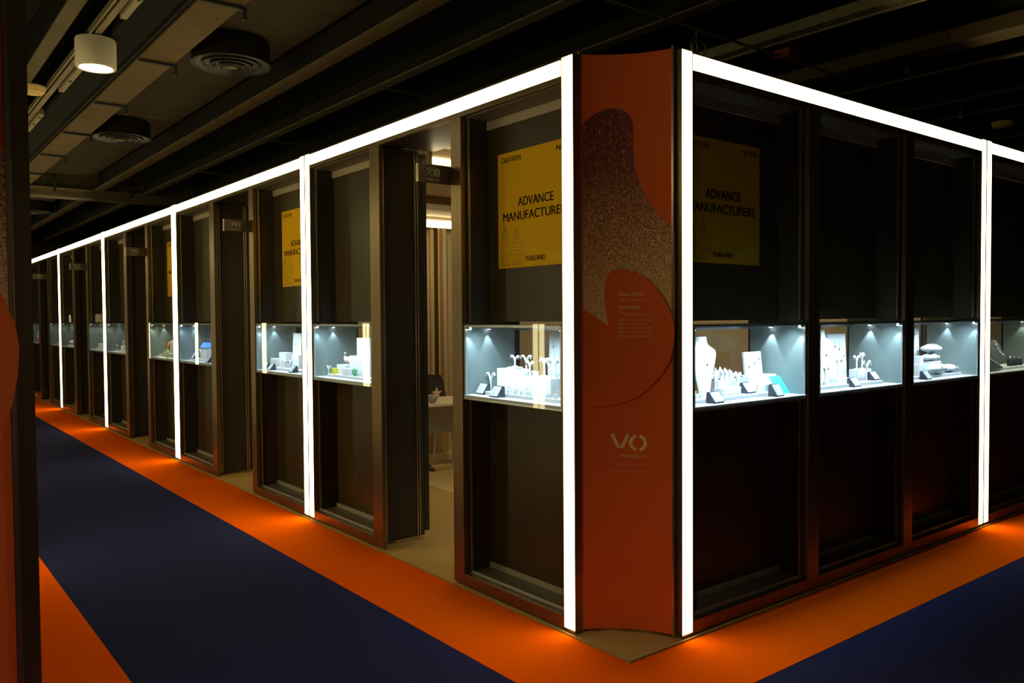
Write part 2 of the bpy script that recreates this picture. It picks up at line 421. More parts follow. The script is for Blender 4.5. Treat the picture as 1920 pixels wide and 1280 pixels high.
# ------------------------------------------------------------------ posters and signs
def poster(side, uc, zc, num, label, w=.67, h=.665):
    d = BACK-.004; o = W(side, uc, d, zc)
    t = thing('poster', label, 'poster', o)
    part('sheet', bx(MB(), side, uc-w/2, uc+w/2, d, d+.003, zc-h/2, zc+h/2), M_yellow, t, o)
    def mp(x, y):
        e = d-.0012
        return W(side, uc-x, e, zc+y) if side == 'L' else W(side, uc+x, e, zc+y)
    for a in (('CREATION', .042, 'LEFT', .014, .178, -w/2+.035, h/2-.056), ('N '+num, .042, 'RIGHT', .014, .120, w/2-.030, h/2-.056),
              ('ADVANCE', .072, 'CENTER', .020, .305, .005, .015), ('MANUFACTURERS', .072, 'CENTER', .020, .572, .0, -.063), ('THAILAND', .042, 'CENTER', .014, .176, .0, -h/2+.032)):
        m = MB(); add_text(m, text2d(*a), mp); part('lettering', m, M_ink, t, o)
    lab = MB()
    def quad(mb, x0, y0, x1, y1, e):
        k = len(mb.v)
        for x, y in ((x0, y0), (x1, y0), (x1, y1), (x0, y1)):
            mb.v.append(W(side, uc-x if side == 'L' else uc+x, d-e, zc+y))
        mb.face((k, k+1, k+2, k+3))
    quad(lab, .110, -h/2+.022, w/2-.028, -h/2+.068, .0008)
    part('label_patch', lab, M_yellow2, t, o)
    # line drawing of two spires at the lower left
    dr = MB()
    def line(x0, y0, x1, y1, wd=.0028):
        L_ = math.hypot(x1-x0, y1-y0) or 1; nx, ny = -(y1-y0)/L_*wd/2, (x1-x0)/L_*wd/2
        k = len(dr.v)
        for x, y in ((x0+nx, y0+ny), (x1+nx, y1+ny), (x1-nx, y1-ny), (x0-nx, y0-ny)):
            dr.v.append(W(side, uc-x if side == 'L' else uc+x, d-.001, zc+y))
        dr.face((k, k+1, k+2, k+3))
    rnd = random.Random(3)
    for cx, top, half, lev in ((-.27, -.075, .045, 9), (-.165, -.105, .055, 6)):
        base = -h/2+.075
        for s in (-1, 1):
            line(cx, top, cx+s*half*.55, (top+base)/2+.02); line(cx+s*half*.55, (top+base)/2+.02, cx+s*half, base)
            line(cx, top-.02, cx+s*half*.35, (top+base)/2+.01)
        for i in range(lev):
            y = top+(base-top)*(i+1)/(lev+1); hw = half*(i+1)/(lev+1)
            line(cx-hw, y, cx+hw, y, .0024)
        for s in (-.8, -.4, 0, .4, .8): line(cx+s*half, base, cx+s*half*.9, -h/2+.012)
        line(cx-half, base, cx+half, base); line(cx-half*1.1, -h/2+.02, cx+half*1.2, -h/2+.02)
    for i in range(26):
        x, y = -.31+.24*rnd.random(), -h/2+.015+.13*rnd.random()
        line(x, y, x+rnd.uniform(-.02, .02), y+rnd.uniform(-.02, .03), .0018)
    part('spire_drawing', dr, M_ink2, t, o)
    return t
def number_sign(u, num, label):
    y = u; x0, x1 = AX-.222, AX+.004; z0, z1 = 2.388, 2.492
    o = (AX, y, z0)
    t = thing('number_sign', label, 'sign', o, 0, 'entrance number signs')
    part('plate', MB().box(x0, x1, y, y+.022, z0, z1), M_sign, t, o, bevel=.001)
    part('edge_strip', MB().box(x0-.004, x0, y-.001, y+.023, z0, z1), M_bronze2, t, o)
    m = MB(); mp = lambda x, z: (x, y-.0012, z)
    add_text(m, text2d(num, .072, 'LEFT', .030, .084, x0+.058, z0+.036), mp)
    part('digits', m, M_cream, t, o)
    m = MB(); add_text(m, text2d('HALL 5.1', .019, 'LEFT', 0, .080, x0+.060, z0+.012), mp)
    part('lettering', m, M_letter, t, o)
    return t

# ------------------------------------------------------------------ left facade (booths 230-234)
# module: light, window, frame, entrance, frame, window, light
SEAMS = [2.982, 6.109, 9.620, 13.125, 16.640, 20.140]
names = ['230', '231', '232', '233', '234']
ORD = {'230': 'the first entrance', '231': 'the second entrance', '232': 'the third entrance', '233': 'the fourth entrance', '234': 'the farthest entrance'}
pos_txt = {0: 'beside entrance 230', 1: 'beside entrance 231', 2: 'beside entrance 232', 3: 'beside entrance 233', 4: 'beside entrance 234'}
LW = []   # windows: (u0,u1,module,which)
for i in range(5):
    s0, s1 = SEAMS[i], SEAMS[i+1]
    n = names[i]
    c = s0 if i == 0 else s0+.002
    light_post('L', c, c+.092, ('vertical white light post directly left of the orange corner column' if i == 0 else
               f'vertical white light post on the near side of {ORD[n]}'))
    light_post('L', s1-.094, s1-.002, f'vertical white light post on the far side of {ORD[n]}')
    light_beam('L', c+.093, s1-.095, f'horizontal white light beam above {ORD[n]}')
    w0a = c+.093
    if i == 0: w0b = 3.950; d0, d1 = 4.056, 4.920; w1a = 5.055
    else: w0b = s0+1.106; d0, d1 = s0+1.212, s0+2.165; w1a = s0+2.300
    w1b = s1-.095
    window_unit('L', w0a, w0b, f'tall bronze display window right of {ORD[n]}', 'hi')
    window_unit('L', w1a, w1b, f'tall bronze display window left of {ORD[n]}', 'lo')
    door_header('L', d0, d1, f'bronze header over {ORD[n]}')
    number_sign(d0+.001, n, f'small brown flag sign with the number {n} at {ORD[n]}')
    LW += [(w0a, w0b, n, 'right'), (w1a, w1b, n, 'left')]
light_post('L', SEAMS[5]+.002, SEAMS[5]+.094, 'farthest vertical light post at the end of the long row')
light_beam('L', SEAMS[5]+.095, SEAMS[5]+3.5, 'farthest horizontal light beam of the long row')
for i, (u0, u1, n, w) in enumerate(LW):
    if i < 4: glass_case('L', u0, u1, f'glass showcase in the window {w} of {ORD[n]}', [5., 4., 4., 3.][i])
    else: glass_case('L', u0, u1, f'glass showcase in the window {w} of {ORD[n]}', [2.4, 1.7, 1.7, 1.3, 1.1, 1.1][i-4], NEUT, False, 2)
poster('L', 3.509, 2.217, '230', 'yellow Advance Manufacturers poster in the window left of the orange column')
poster('L', 6.692, 2.217, '231', 'yellow Advance Manufacturers poster in the window right of the second entrance')
poster('L', 10.25, 2.217, '232', 'thin sliver of yellow poster in the window right of the third entrance')

# ------------------------------------------------------------------ right facade
RS = [(3.197, 4.205), (4.322, 5.333), (5.449, 6.470)]
rn = ['first', 'second', 'third']
for k, (u0, u1) in enumerate(RS):
    window_unit('R', u0, u1, f'dark display window, {rn[k]} to the right of the orange column')
    glass_case('R', u0, u1, ['brightly lit glass showcase with a white necklace bust, right of the orange column',
                             'glass showcase in the middle of the three windows right of the orange column',
                             'glass showcase with white cushions, just left of the right-hand light post'][k], [7.5, 6.5, 5.5][k])
for k, (u0, u1) in enumerate(((4.205, 4.322), (5.333, 5.449))):
    o = W('R', (u0+u1)/2, 0, .02)
    t = thing('mullion', ['bronze mullion between first and second right-hand windows', 'bronze mullion between second and third right-hand windows'][k], 'mullion', o)
    part('face', bx(MB(), 'R', u0+.001, u1-.001, 0, .03, .022, HB-.002), M_bronze, t, o, bevel=.002)
    part('core', bx(MB(), 'R', u0+.003, u1-.003, .031, DEPTH, .03, HB-.03), M_side, t, o)
light_post('R', 3.107, 3.196, 'vertical white light post directly right of the orange corner column')
light_post('R', 6.471, 6.556, 'left strip of the double light post near the right edge')
light_post('R', 6.560, 6.650, 'right strip of the double light post near the right edge')
light_beam('R', 3.197, 6.470, 'horizontal white light beam above the three right-hand windows')
light_beam('R', 6.651, 10.0, 'horizontal white light beam running out at the right edge')
window_unit('R', 6.652, 7.90, 'dark display window cut by the right edge of the photo')
glass_case('R', 6.652, 7.90, 'dim greenish glass showcase at the right edge', 2.3, (.80, .86, .66), False, 4)
poster('R', 3.676, 2.217, '230', 'dim yellow Advance Manufacturers poster right of the orange column')
window_unit('R', 8.02, 9.20, 'dark display window beyond the right edge of the photo')
single('mullion', bx(MB(), 'R', 7.902, 8.018, 0, .03, .022, HB-.002), M_bronze, 'bronze mullion beyond the dim showcase at the right edge', 'mullion')

# ------------------------------------------------------------------ corner column
def column(A, B, label, full=True, z0=.028, z1=2.893):
    A, B = Vector(A), Vector(B); t_ = (B-A).normalized(); Wd = (B-A).length; nrm = Vector((t_.y, -t_.x))
    sag = .045
    def mp(u, z, w=0.):
        q = 4*(u/Wd)*(1-u/Wd)*sag
        p = A+t_*u-nrm*(q-w)
        return (p.x, p.y, z)
    base = ((A.x+B.x)/2, (A.y+B.y)/2, 0)
    t = thing('corner_column', label, 'column', base)
    N = 28
    m = MB(); k = 0
    rows = []
    for z in (z0, z1):
        rows.append([mp(Wd*i/N, z) for i in range(N+1)])
    back = [[(lambda p: (p[0]-nrm.x*.014, p[1]-nrm.y*.014, p[2]))(mp(Wd*i/N, z)) for i in range(N+1)] for z in (z0, z1)]
    ring0 = rows[0]+back[0][::-1]; ring1 = rows[1]+back[1][::-1]
    n = len(ring0); m.v += ring0+ring1
    for j in range(n): m.face((j, (j+1) % n, n+(j+1) % n, n+j))
    for i in range(N):
        m.face((i, i+1, n-2-i, n-1-i)); m.face((n+i, n+i+1, n+n-2-i, n+n-1-i))
    part('curved_panel', m, M_orange, t, base)
    def patch(poly, w, thick):
        bm = bmesh.new(); vs = [bm.verts.new((x, 0, z)) for x, z in poly]; bm.faces.new(vs)
        for i in range(1, N):
            g = bm.verts[:]+bm.edges[:]+bm.faces[:]
            bmesh.ops.bisect_plane(bm, geom=g, plane_co=(Wd*i/N, 0, 0), plane_no=(1, 0, 0))
        if thick:
            r = bmesh.ops.extrude_face_region(bm, geom=bm.faces[:])
            for v in r['geom']:
                if isinstance(v, bmesh.types.BMVert): v.co.y = 1
        bmesh.ops.triangulate(bm, faces=bm.faces[:])
        bm.verts.index_update()
        mb = MB(); mb.v = [mp(v.co.x, v.co.z, (w-thick) if v.co.y > .5 else w) for v in bm.verts]
        for f in bm.faces: mb.face([v.index for v in f.verts])
        bm.free(); return mb
    TEX = [(0.0135, 2.553), (0.075, 2.605), (0.13, 2.628), (0.16, 2.631), (0.188, 2.627), (0.213, 2.618), (0.229, 2.607), (0.246, 2.588), (0.258, 2.562), (0.263, 2.52), (0.262, 2.427), (0.27, 2.335), (0.298, 2.241), (0.344, 2.154), (0.39, 2.087), (0.436, 2.039), (0.462, 2.012), (0.462, 1.549), (0.301, 1.529), (0.137, 1.553), (0.068, 1.604), (0.0135, 1.641)]
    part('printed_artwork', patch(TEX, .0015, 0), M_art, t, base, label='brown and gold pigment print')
    KID = [(0.209, 1.834), (0.182, 1.836), (0.159, 1.83), (0.14, 1.815), (0.129, 1.795), (0.119, 1.751), (0.119, 1.683), (0.134, 1.582), (0.139, 1.503), (0.128, 1.413), (0.096, 1.344), (0.056, 1.285), (0.022, 1.253), (0.011, 1.246), (0.011, 1.167), (0.048, 1.154), (0.088, 1.150), (0.167, 1.160), (0.225, 1.176), (0.285, 1.203), (0.342, 1.248), (0.402, 1.317), (0.44, 1.385), (0.456, 1.463), (0.461, 1.531), (0.452, 1.592), (0.42, 1.669), (0.382, 1.727), (0.333, 1.782), (0.276, 1.817)]
    part('raised_board', patch(KID, .012, .0105), M_orange, t, base, label='kidney shaped raised orange board')
    if full:
        m = MB(); f = lambda x, y: mp(x, y, .0030)
        def poly(pts):
            k = len(m.v); m.v.extend([f(*p) for p in pts]); m.face(range(k, k+len(pts)))
        poly([(0.143, 1.013), (0.163, 1.013), (0.192, 0.948), (0.187, .943), (0.176, 0.943)])
        poly([(0.225, 1.013), (0.241, 1.013), (0.211, 0.943), (0.190, .943), (0.194, .948)])
        poly([(0.176, .943), (.211, .943), (.207, .950), (.180, .950)])
        cx, cz = .281, .970
        for s in (-1, 1):
            a0, a1 = 12, 168; K = 14
            for i in range(K):
                p = []
                for aa in (a0+(a1-a0)*i/K, a0+(a1-a0)*(i+1)/K):
                    r_ = math.radians(aa); p.append((math.sin(r_), math.cos(r_)))
                poly([(cx+s*p[0][0]*.045, cz+p[0][1]*.043), (cx+s*p[1][0]*.045, cz+p[1][1]*.043),
                      (cx+s*p[1][0]*.0275, cz+p[1][1]*.0275), (cx+s*p[0][0]*.0275, cz+p[0][1]*.0275)])
        part('logo', m, M_letter, t, base)
        m = MB(); add_text(m, text2d('vicenzaoro', .030, 'RIGHT', .012, .128, .324, .896), f)
        part('logo_lettering', m, M_letter, t, base)
        g = lambda x, y: mp(x, y, .0135)
        for a, fn, mm in ((('the jewellery', .030, 'RIGHT', 0, .146, .322, .850), f, M_letter2), (('boutique show', .030, 'RIGHT', 0, .176, .322, .820), f, M_letter2),
                          (('HONG KONG', .0245, 'LEFT', .012, .131, .186, 1.701), g, M_letter), (('THAILAND', .0245, 'LEFT', .012, .107, .186, 1.637), g, M_letter)):
            m = MB(); add_text(m, text2d(*a), fn); part('lettering', m, mm, t, base)
        for s_, z in (('234', 1.677), ('230', 1.613), ('232', 1.577), ('233', 1.558), ('235', 1.538), ('236', 1.518), ('237', 1.498)):
            m = MB(); add_text(m, text2d(s_, .0165, 'LEFT', .016, .028, .187, z), g); part('booth_number', m, M_letter, t, base)
        rr = random.Random(5)
        for z, x0, x1 in ((1.677, .222, .325), (1.613, .222, .278), (1.602, .217, .322), (1.577, .222, .352), (1.558, .222, .322), (1.538, .222, .352), (1.518, .222, .338), (1.498, .222, .352)):
            x = x0; m = MB()
            while x < x1:     # names too small to read: rows of faint strokes
                w_ = rr.uniform(.003, .007)
                k = len(m.v); m.v.extend([g(x, z), g(x+w_, z), g(x+w_, z+.008), g(x, z+.008)]); m.face((k, k+1, k+2, k+3))
                x += w_+rr.choice((.002, .002, .005))
            part('name_line', m, M_letter2, t, base)
    # bronze edge strips between the posts and the panel
    for P in (A, B):
        s = 1 if P is A else -1
        q = P+t_*s*.001
        e = MB(); e.box(q.x-.006, q.x+.006, q.y-.006, q.y+.006, .022, 2.905)
        part('edge_strip', e, M_bronze2, t, base)
    return t
column((2.7915, 2.990), (3.092, 2.648), 'concave orange corner column with printed artwork and VO logo')
column((-.008, 2.093), (.293, 2.435), 'orange corner column of the opposite booth, cut by the left edge', False)

# ------------------------------------------------------------------ opposite booth row (left aisle side)
light_post('O', 2.462, 2.554, 'light post of the opposite booth, dark edge at the far left')
def opp(i, s0, s1, first=False):
    g = 'opposite facade seen mirrored in the glass'
    lab = ['nearest', 'second', 'third', 'fourth', 'fifth'][i]
    if not first: light_post('O', s0+.002, s0+.094, f'{lab} mirrored light strip of the opposite row, near side')
    light_post('O', s1-.094, s1-.002, f'{lab} mirrored light strip of the opposite row, far side')
    light_beam('O', s0+(.001 if first else .095), s1-.095, f'{lab} light beam along the top of the opposite row')
    o = (OX, (s0+s1)/2, .02)
    t = thing('display_window', f'{lab} dark window bay of the opposite row', 'display window', o)
    f = MB()
    for a0, a1 in ((s0+.096, s0+.12), ((s0+s1)/2-.55, (s0+s1)/2-.44), ((s0+s1)/2+.44, (s0+s1)/2+.55), (s1-.12, s1-.096)):
        bx(f, 'O', a0, a1, .0, .03, .022, HB-.004)
    bx(f, 'O', s0+.096, s1-.096, .0, .03, .022, .085)
    part('frame', f, M_bronze, t, o)
    part('back_panel', bx(MB(), 'O', s0+.01, s1-.01, .2, .22, .03, HB), M_panel, t, o)
opp(0, 2.554, 6.109, True)
for i in range(1, 5): opp(i, SEAMS[i], SEAMS[i+1])

# ------------------------------------------------------------------ booth interiors
XI0, XI1, YB = AX+.46, 6.52, 8.45
struct('ceiling.001', MB().box(AX+.44, 12, BY+.44, 24, HB+.02, HB+.06), M_int_ceil)
struct('wall_right.001', MB().box(XI1, XI1+.05, BY+.46, 24, .01, HB+.02), M_int_wall)
struct('wall_back', MB().box(4.2, XI1, YB, YB+.05, .01, HB+.02), M_int_wall)
struct('wall_back.001', MB().box(AX+.5, XI1, 13.10, 13.15, .01, HB+.02), M_int_wall)
struct('wall_back.002', MB().box(AX+.5, XI1, 19.9, 19.95, .01, HB+.02), M_int_wall)
struct('wall_right.002', MB().box(10.0, 10.05, BY+.46, 8, .01, HB+.02), M_int_wall)
struct('wall_back.003', MB().box(XI1+.06, 10, 4.7, 4.75, .01, HB+.02), M_case)
def fascia(x0, x1, y, z0, z1, label):
    o = ((x0+x1)/2, y, z0)
    t = thing('ceiling_light', label, 'light', o)
    part('diffuser', MB().box(x0, x1, y, y+.01, z0, z1), M_led_in, t, o)
    part('housing', MB().box(x0, x1, y+.0105, y+.05, z0-.004, HB+.019), M_int_ceil, t, o)
fascia(XI0, XI1-.02, 4.96, 2.700, 2.745, 'bright light strip on the booth ceiling just inside the first entrance')
fascia(XI0+.2, XI1-.02, 3.35, 2.70, 2.76, 'added ceiling light strip behind the corner column, out of view')  # unseen strip added to light the inner wall behind the showcases
fascia(4.22, XI1-.02, 8.36, 2.690, 2.775, 'bright light strip over the back wall inside the first entrance')
fascia(XI0, XI1-.02, 10.9, 2.70, 2.75, 'ceiling light strip deep inside the booth behind the third entrance')
single('ceiling_beam', MB().box(XI0, XI1-.01, 6.95, 7.35, 2.74, HB+.019), M_bronze, 'dark beam under the booth ceiling seen through the first entrance', 'beam')
for k, (x, y, lab) in enumerate(((4.6, 5.7, 'front'), (5.3, 4.2, 'middle'), (5.0, 7.7, 'rear'), (8.2, 3.9, 'right-hand'))):
    t = thing('booth_fill_light', f'{lab} added fill light, unseen in the booth ceiling behind the corner showcases', 'lamp', (x, y, HB+.0))  # lamps added out of view to brighten the booth interior
    part('lamp_ring', MB().lathe([(.07, .0185), (.075, .012), (.06, .010)], n=20), M_ltwhite, t, smooth=True)
    l = bpy.data.lights.new('booth_fill_lamp', 'AREA'); l.shape = 'DISK'; l.size = .12; l.energy = 8; l.color = (1, .82, .44)
    lo = bpy.data.objects.new('booth_fill_lamp', l); C.objects.link(lo); lo.location = (x, y, HB+.005)
# uprights of the shelving against the back wall
t = thing('wall_shelving', 'cream slotted uprights and brown posts on the back wall inside the first entrance', 'shelving', (5.45, YB-.05, .01))
o = (5.45, YB-.05, .01)
m = MB()
for i in range(100): m.box(5.388, 5.430, YB-.046, YB-.03, .40+i*.023, .40+i*.023+.018)
part('slotted_upright', m, M_slat, t, o)
part('upright_core', MB().box(5.383, 5.434, YB-.03, YB-.012, .01, 2.69), M_wood, t, o)
part('post', MB().box(5.436, 5.462, YB-.08, YB-.012, .01, 2.69), M_panel, t, o)
part('post', MB().box(5.470, 5.484, YB-.08, YB-.012, .01, 2.69), M_slat, t, o)
part('post', MB().box(5.486, 5.535, YB-.06, YB-.012, .01, 2.69), M_wood, t, o)
part('post', MB().box(5.545, 5.58, YB-.09, YB-.012, .01, 2.69), M_int_ceil, t, o)
# framed doorway seen through the right-hand showcases
for k, (y0, y1, lab) in enumerate(((3.5, 3.62, 'bronze post on the inner wall behind the second right-hand showcase'), (4.45, 4.6, 'bronze post on the inner wall behind the first right-hand showcase'))):
    single('wall_post', MB().box(XI1-.06, XI1-.002, y0, y1, .011, HB+.01), M_bronze2, lab, 'post')
single('wall_board', MB().box(XI1-.02, XI1-.002, 3.15, 3.45, 1.45, 2.2), M_wood, 'orange brown wood board on the inner wall behind the second showcase', 'board')
# table, chair and bits inside the first entrance
o = (4.62, 7.05, .011)
t = thing('booth_table', 'white topped table inside the first entrance', 'table', o)
m = MB()
rg = []
for z in (.725, .75):
    rg.append([(4.62+.42*math.copysign(abs(math.cos(a))**.45, math.cos(a)), 7.08+.34*math.copysign(abs(math.sin(a))**.45, math.sin(a)), z) for a in [2*PI*i/40 for i in range(40)]])
m.rings(rg); part('table_top', m, M_table, t, o, bevel=.003)
part('front_panel', MB().box(4.24, 5.0, 7.16, 7.18, .40, .724), M_tgrey, t, o)
for sx in (-.36, .36):
    for sy in (-.26, .28): part('leg', MB().lathe([(.016, .011), (.02, .724)], 4.62+sx, 7.08+sy, 12), M_alu, t, o, smooth=True)
o = (4.93, 7.62, .011)
o = (5.02, 7.80, .011)
t = thing('booth_chair', 'black shell chair behind the white table inside the first entrance', 'chair', o)
m = MB(); rg = []
for i in range(9):
    s = i/8; z = .47+.47*s; hw = .23*(1-.10*s**3)*(1 if s < .9 else .9)
    rg.append([(o[0]-hw, 7.88+.10*s-.03, z), (o[0]-hw*.4, 7.91+.10*s, z+.005), (o[0]+hw*.4, 7.91+.10*s, z+.005), (o[0]+hw, 7.88+.10*s-.03, z),
               (o[0]+hw, 7.892+.10*s-.03, z), (o[0]+hw*.4, 7.925+.10*s, z+.005), (o[0]-hw*.4, 7.925+.10*s, z+.005), (o[0]-hw, 7.892+.10*s-.03, z)])
m.rings(rg); part('backrest', m, M_chair, t, o, smooth=True)
m = MB(); m.box(o[0]-.22, o[0]+.22, 7.48, 7.92, .445, .475); part('seat', m, M_chair, t, o, bevel=.012)
for sx in (-.19, .19):
    for sy in (7.52, 7.88): part('leg', MB().tube([(o[0]+sx, sy, .011), (o[0]+sx*.85, sy, .445)], .011), M_alu, t, o, smooth=True)
single('cloth_pouch', MB().ball((4.42, 6.90, .797), .052, 16, 1.1, 1, .85), M_stripe, 'purple and white striped pouch on the white table', 'pouch', smooth=True)
m = MB(); star = []
for i in range(10):
    a = PI/2+i*PI/5; r = .062 if i % 2 == 0 else .026; star.append((4.44+r*math.cos(a), .895+r*math.sin(a)))
m = MB().prism([(x, z-.045) for x, z in star], 6.84, 6.852)
single('star_ornament', m, M_slat, 'beige star ornament standing over the striped pouch', 'ornament')
o = (5.02, 7.72, .011)
m = MB(); 
bag = [(-.15, 0), (.15, 0), (.13, .26), (.06, .285), (-.04, .275), (-.12, .24)]
m.prism([(5.28+x, .011+z) for x, z in bag], 8.10, 8.26)
t = thing('paper_bag', 'crumpled brown paper bag on the booth floor under the table', 'bag', (5.28, 8.18, .011))
part('bag_body', m, M_paper, t, (5.28, 8.18, .011), bevel=.01)
pts = [(5.16+.13*math.cos(a*1.9)*(.6+.4*math.sin(a*.7)), 7.45+.12*math.sin(a*1.7), .022+.016*(i % 5)) for i, a in enumerate([k*.33 for k in range(60)])]
single('power_cable', MB().tube(pts, .006, 6), M_white, 'tangle of white cable on the booth floor beside the paper bag', 'cable', smooth=True)
m = MB(); rg = []
for i, (y, hw, h) in enumerate(((0, .028, .03), (.05, .036, .055), (.12, .034, .075), (.18, .036, .05), (.24, .030, .032), (.27, .015, .02))):
    rg.append([(4.58+hw*.8*math.cos(a), 7.20-y*.8+.14, .0115+max(0, h*.5+h*.5*math.sin(a))) for a in [2*PI*k/12 for k in range(12)]])
m.rings(rg); single('dark_shoe', m, M_magenta if False else mat('dark red leather', (.07, .012, .015), .4), 'dark red shoe on the booth floor beside the table', 'shoe', smooth=True)

# ------------------------------------------------------------------ ceiling works
def ibeam(x, w, y0, y1, z, label, m=None, group='steel beams overhead'):  # lit underside and shaded web painted as two steel tones
    o = (x, (y0+y1)/2, z)
    t = thing('ceiling_beam', label, 'beam', o, 0, group)
    part('flange', MB().box(x-w/2, x+w/2, y0, y1, z, z+.014), m or M_steel_l, t, o, label='lower flange in lit tone')
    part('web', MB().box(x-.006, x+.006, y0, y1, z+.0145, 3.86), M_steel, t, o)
    return t
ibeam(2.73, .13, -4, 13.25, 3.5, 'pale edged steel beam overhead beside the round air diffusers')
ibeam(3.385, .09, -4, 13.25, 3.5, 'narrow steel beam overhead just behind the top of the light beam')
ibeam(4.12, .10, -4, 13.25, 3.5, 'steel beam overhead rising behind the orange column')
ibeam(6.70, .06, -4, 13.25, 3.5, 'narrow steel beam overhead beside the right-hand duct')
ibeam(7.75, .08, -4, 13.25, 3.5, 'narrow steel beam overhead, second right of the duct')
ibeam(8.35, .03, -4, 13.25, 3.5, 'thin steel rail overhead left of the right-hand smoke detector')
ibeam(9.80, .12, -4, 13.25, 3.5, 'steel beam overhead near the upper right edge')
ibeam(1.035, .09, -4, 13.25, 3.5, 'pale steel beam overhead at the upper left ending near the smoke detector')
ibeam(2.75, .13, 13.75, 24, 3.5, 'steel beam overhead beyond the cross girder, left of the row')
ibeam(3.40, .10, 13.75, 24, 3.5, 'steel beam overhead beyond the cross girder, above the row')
# dark sheet added between the beams in place of the shade there
single('shade_plate', MB().box(2.80, 3.335, -4, 13.25, 3.62, 3.64), M_steel, 'dark sheet standing in for shade between the two long steel beams', 'ceiling plate')
# big dark girder
o = (1.455, 4.6, 3.49)
t = thing('dark_girder', 'wide black green girder overhead beside the beige duct', 'girder', o)
part('girder_body', MB().box(1.33, 1.58, -4, 13.2, 3.50, 3.86), M_girder, t, o)
part('edge_rib', MB().box(1.545, 1.556, -4, 13.2, 3.488, 3.4995), M_steel, t, o)
# beige ducts
def duct(x0, x1, label, brackets=()):
    o = ((x0+x1)/2, 4.6, 3.5)
    t = thing('air_duct', label, 'duct', o)
    m = MB(); y = -4.
    step = .74
    while y < 13.1:
        m.box(x0, x1, y, min(13.1, y+step-.004), 3.5, 3.60); y += step
    part('duct_body', m, M_duct, t, o)
    m = MB(); y = -4+step/2
    while y < 13.:
        m.lathe([(.006, 3.4985), (.005, 3.496)], x1-.06, y, 8); y += step
    part('rivet', tagstuff(m), M_dark, t, o)
    for yb in brackets:
        b_ = MB().box(x0, x1+.02, yb, yb+.03, 3.478, 3.497).box(x1+.0, x1+.02, yb, yb+.03, 3.42, 3.478)
        part('bracket', b_, M_dark, t, o)
    return t
def tagstuff(m): return m
duct(1.60, 1.845, 'beige duct overhead with dark brackets, left of the round diffusers', (4.95, 6.37, 7.85, 9.28, 10.66, 12.1))
duct(6.02, 6.26, 'beige duct overhead crossing the upper right of the photo', (3.05, 4.4))
# ceiling strips: light over aisle and shade over booths put into the tones
single('ceiling_board', MB().box(1.86, 2.655, -4, 13.25, 3.70, 3.72), M_ceil_lit, 'ceiling strip carrying the round diffusers, light over the aisle put into its colour', 'ceiling board')
single('ceiling_board', MB().box(1.86, 2.655, 13.75, 24, 3.70, 3.72), M_ceil_lit, 'ceiling strip beyond the cross girder, light put into its colour', 'ceiling board')
single('ceiling_board', MB().box(3.46, 4.05, -4, 13.2, 3.74, 3.76), M_steel, 'ceiling strip above the lit booth row, shade put into its colour', 'ceiling board')
# cross girder
o = (4, 13.5, 3.45)
t = thing('cross_girder', 'girder crossing overhead far down the long aisle', 'girder', o)
part('girder_body', MB().box(-3, 9, 13.45, 13.72, 3.40, 3.855), M_steel_l, t, o)
part('flange', MB().box(-3, 9, 13.30, 13.449, 3.50, 3.515), M_steel_l, t, o)
part('flange', MB().box(-3, 9, 13.30, 13.449, 3.84, 3.855), M_steel, t, o)
for x in (2.16, 3.18, 4.1):
    single('hanger_rod', MB().box(x-.018, x+.018, 13.24, 13.28, 3.44, 3.86), M_dark, 'dark hanger rod at %s position along the far cross girder' % {2.16: 'the left', 3.18: 'the middle', 4.1: 'the right'}[x], 'rod')
# round diffusers
def diffuser(x, y, label):
    t = thing('air_diffuser', label, 'air diffuser', (x, y, 3.69))
    o = (0, 0, 0)
    part('drum', MB().lathe([(.225, .008), (.275, .006), (.285, -.03), (.285, -.155), (.29, -.165)], n=40), M_diff, t, o, smooth=True)
    m = MB()
    for r0, z in ((.275, -.172), (.205, -.178), (.145, -.184), (.090, -.190)):
        m.rings([[(rr*math.cos(2*PI*j/40), rr*math.sin(2*PI*j/40), zz) for j in range(40)] for rr, zz in ((r0, z+.006), (r0+.012, z+.006), (r0+.012, z), (r0, z-.004), (r0-.03, z+.022), (r0-.03, z+.028), (r0, z+.006))], cap=False)
    part('vane_rings', m, M_diff, t, o, smooth=True)
    part('centre_cone', MB().lathe([(.02, -.168), (.042, -.186), (.040, -.192)], n=24), M_steel_l, t, o, smooth=True)
diffuser(2.215, 6.21, 'nearer round dark air diffuser on the ceiling')
diffuser(2.17, 9.40, 'second round dark air diffuser on the ceiling, further away')
diffuser(2.40, 16.65, 'farthest round air diffuser, small and dim beyond the cross girder')
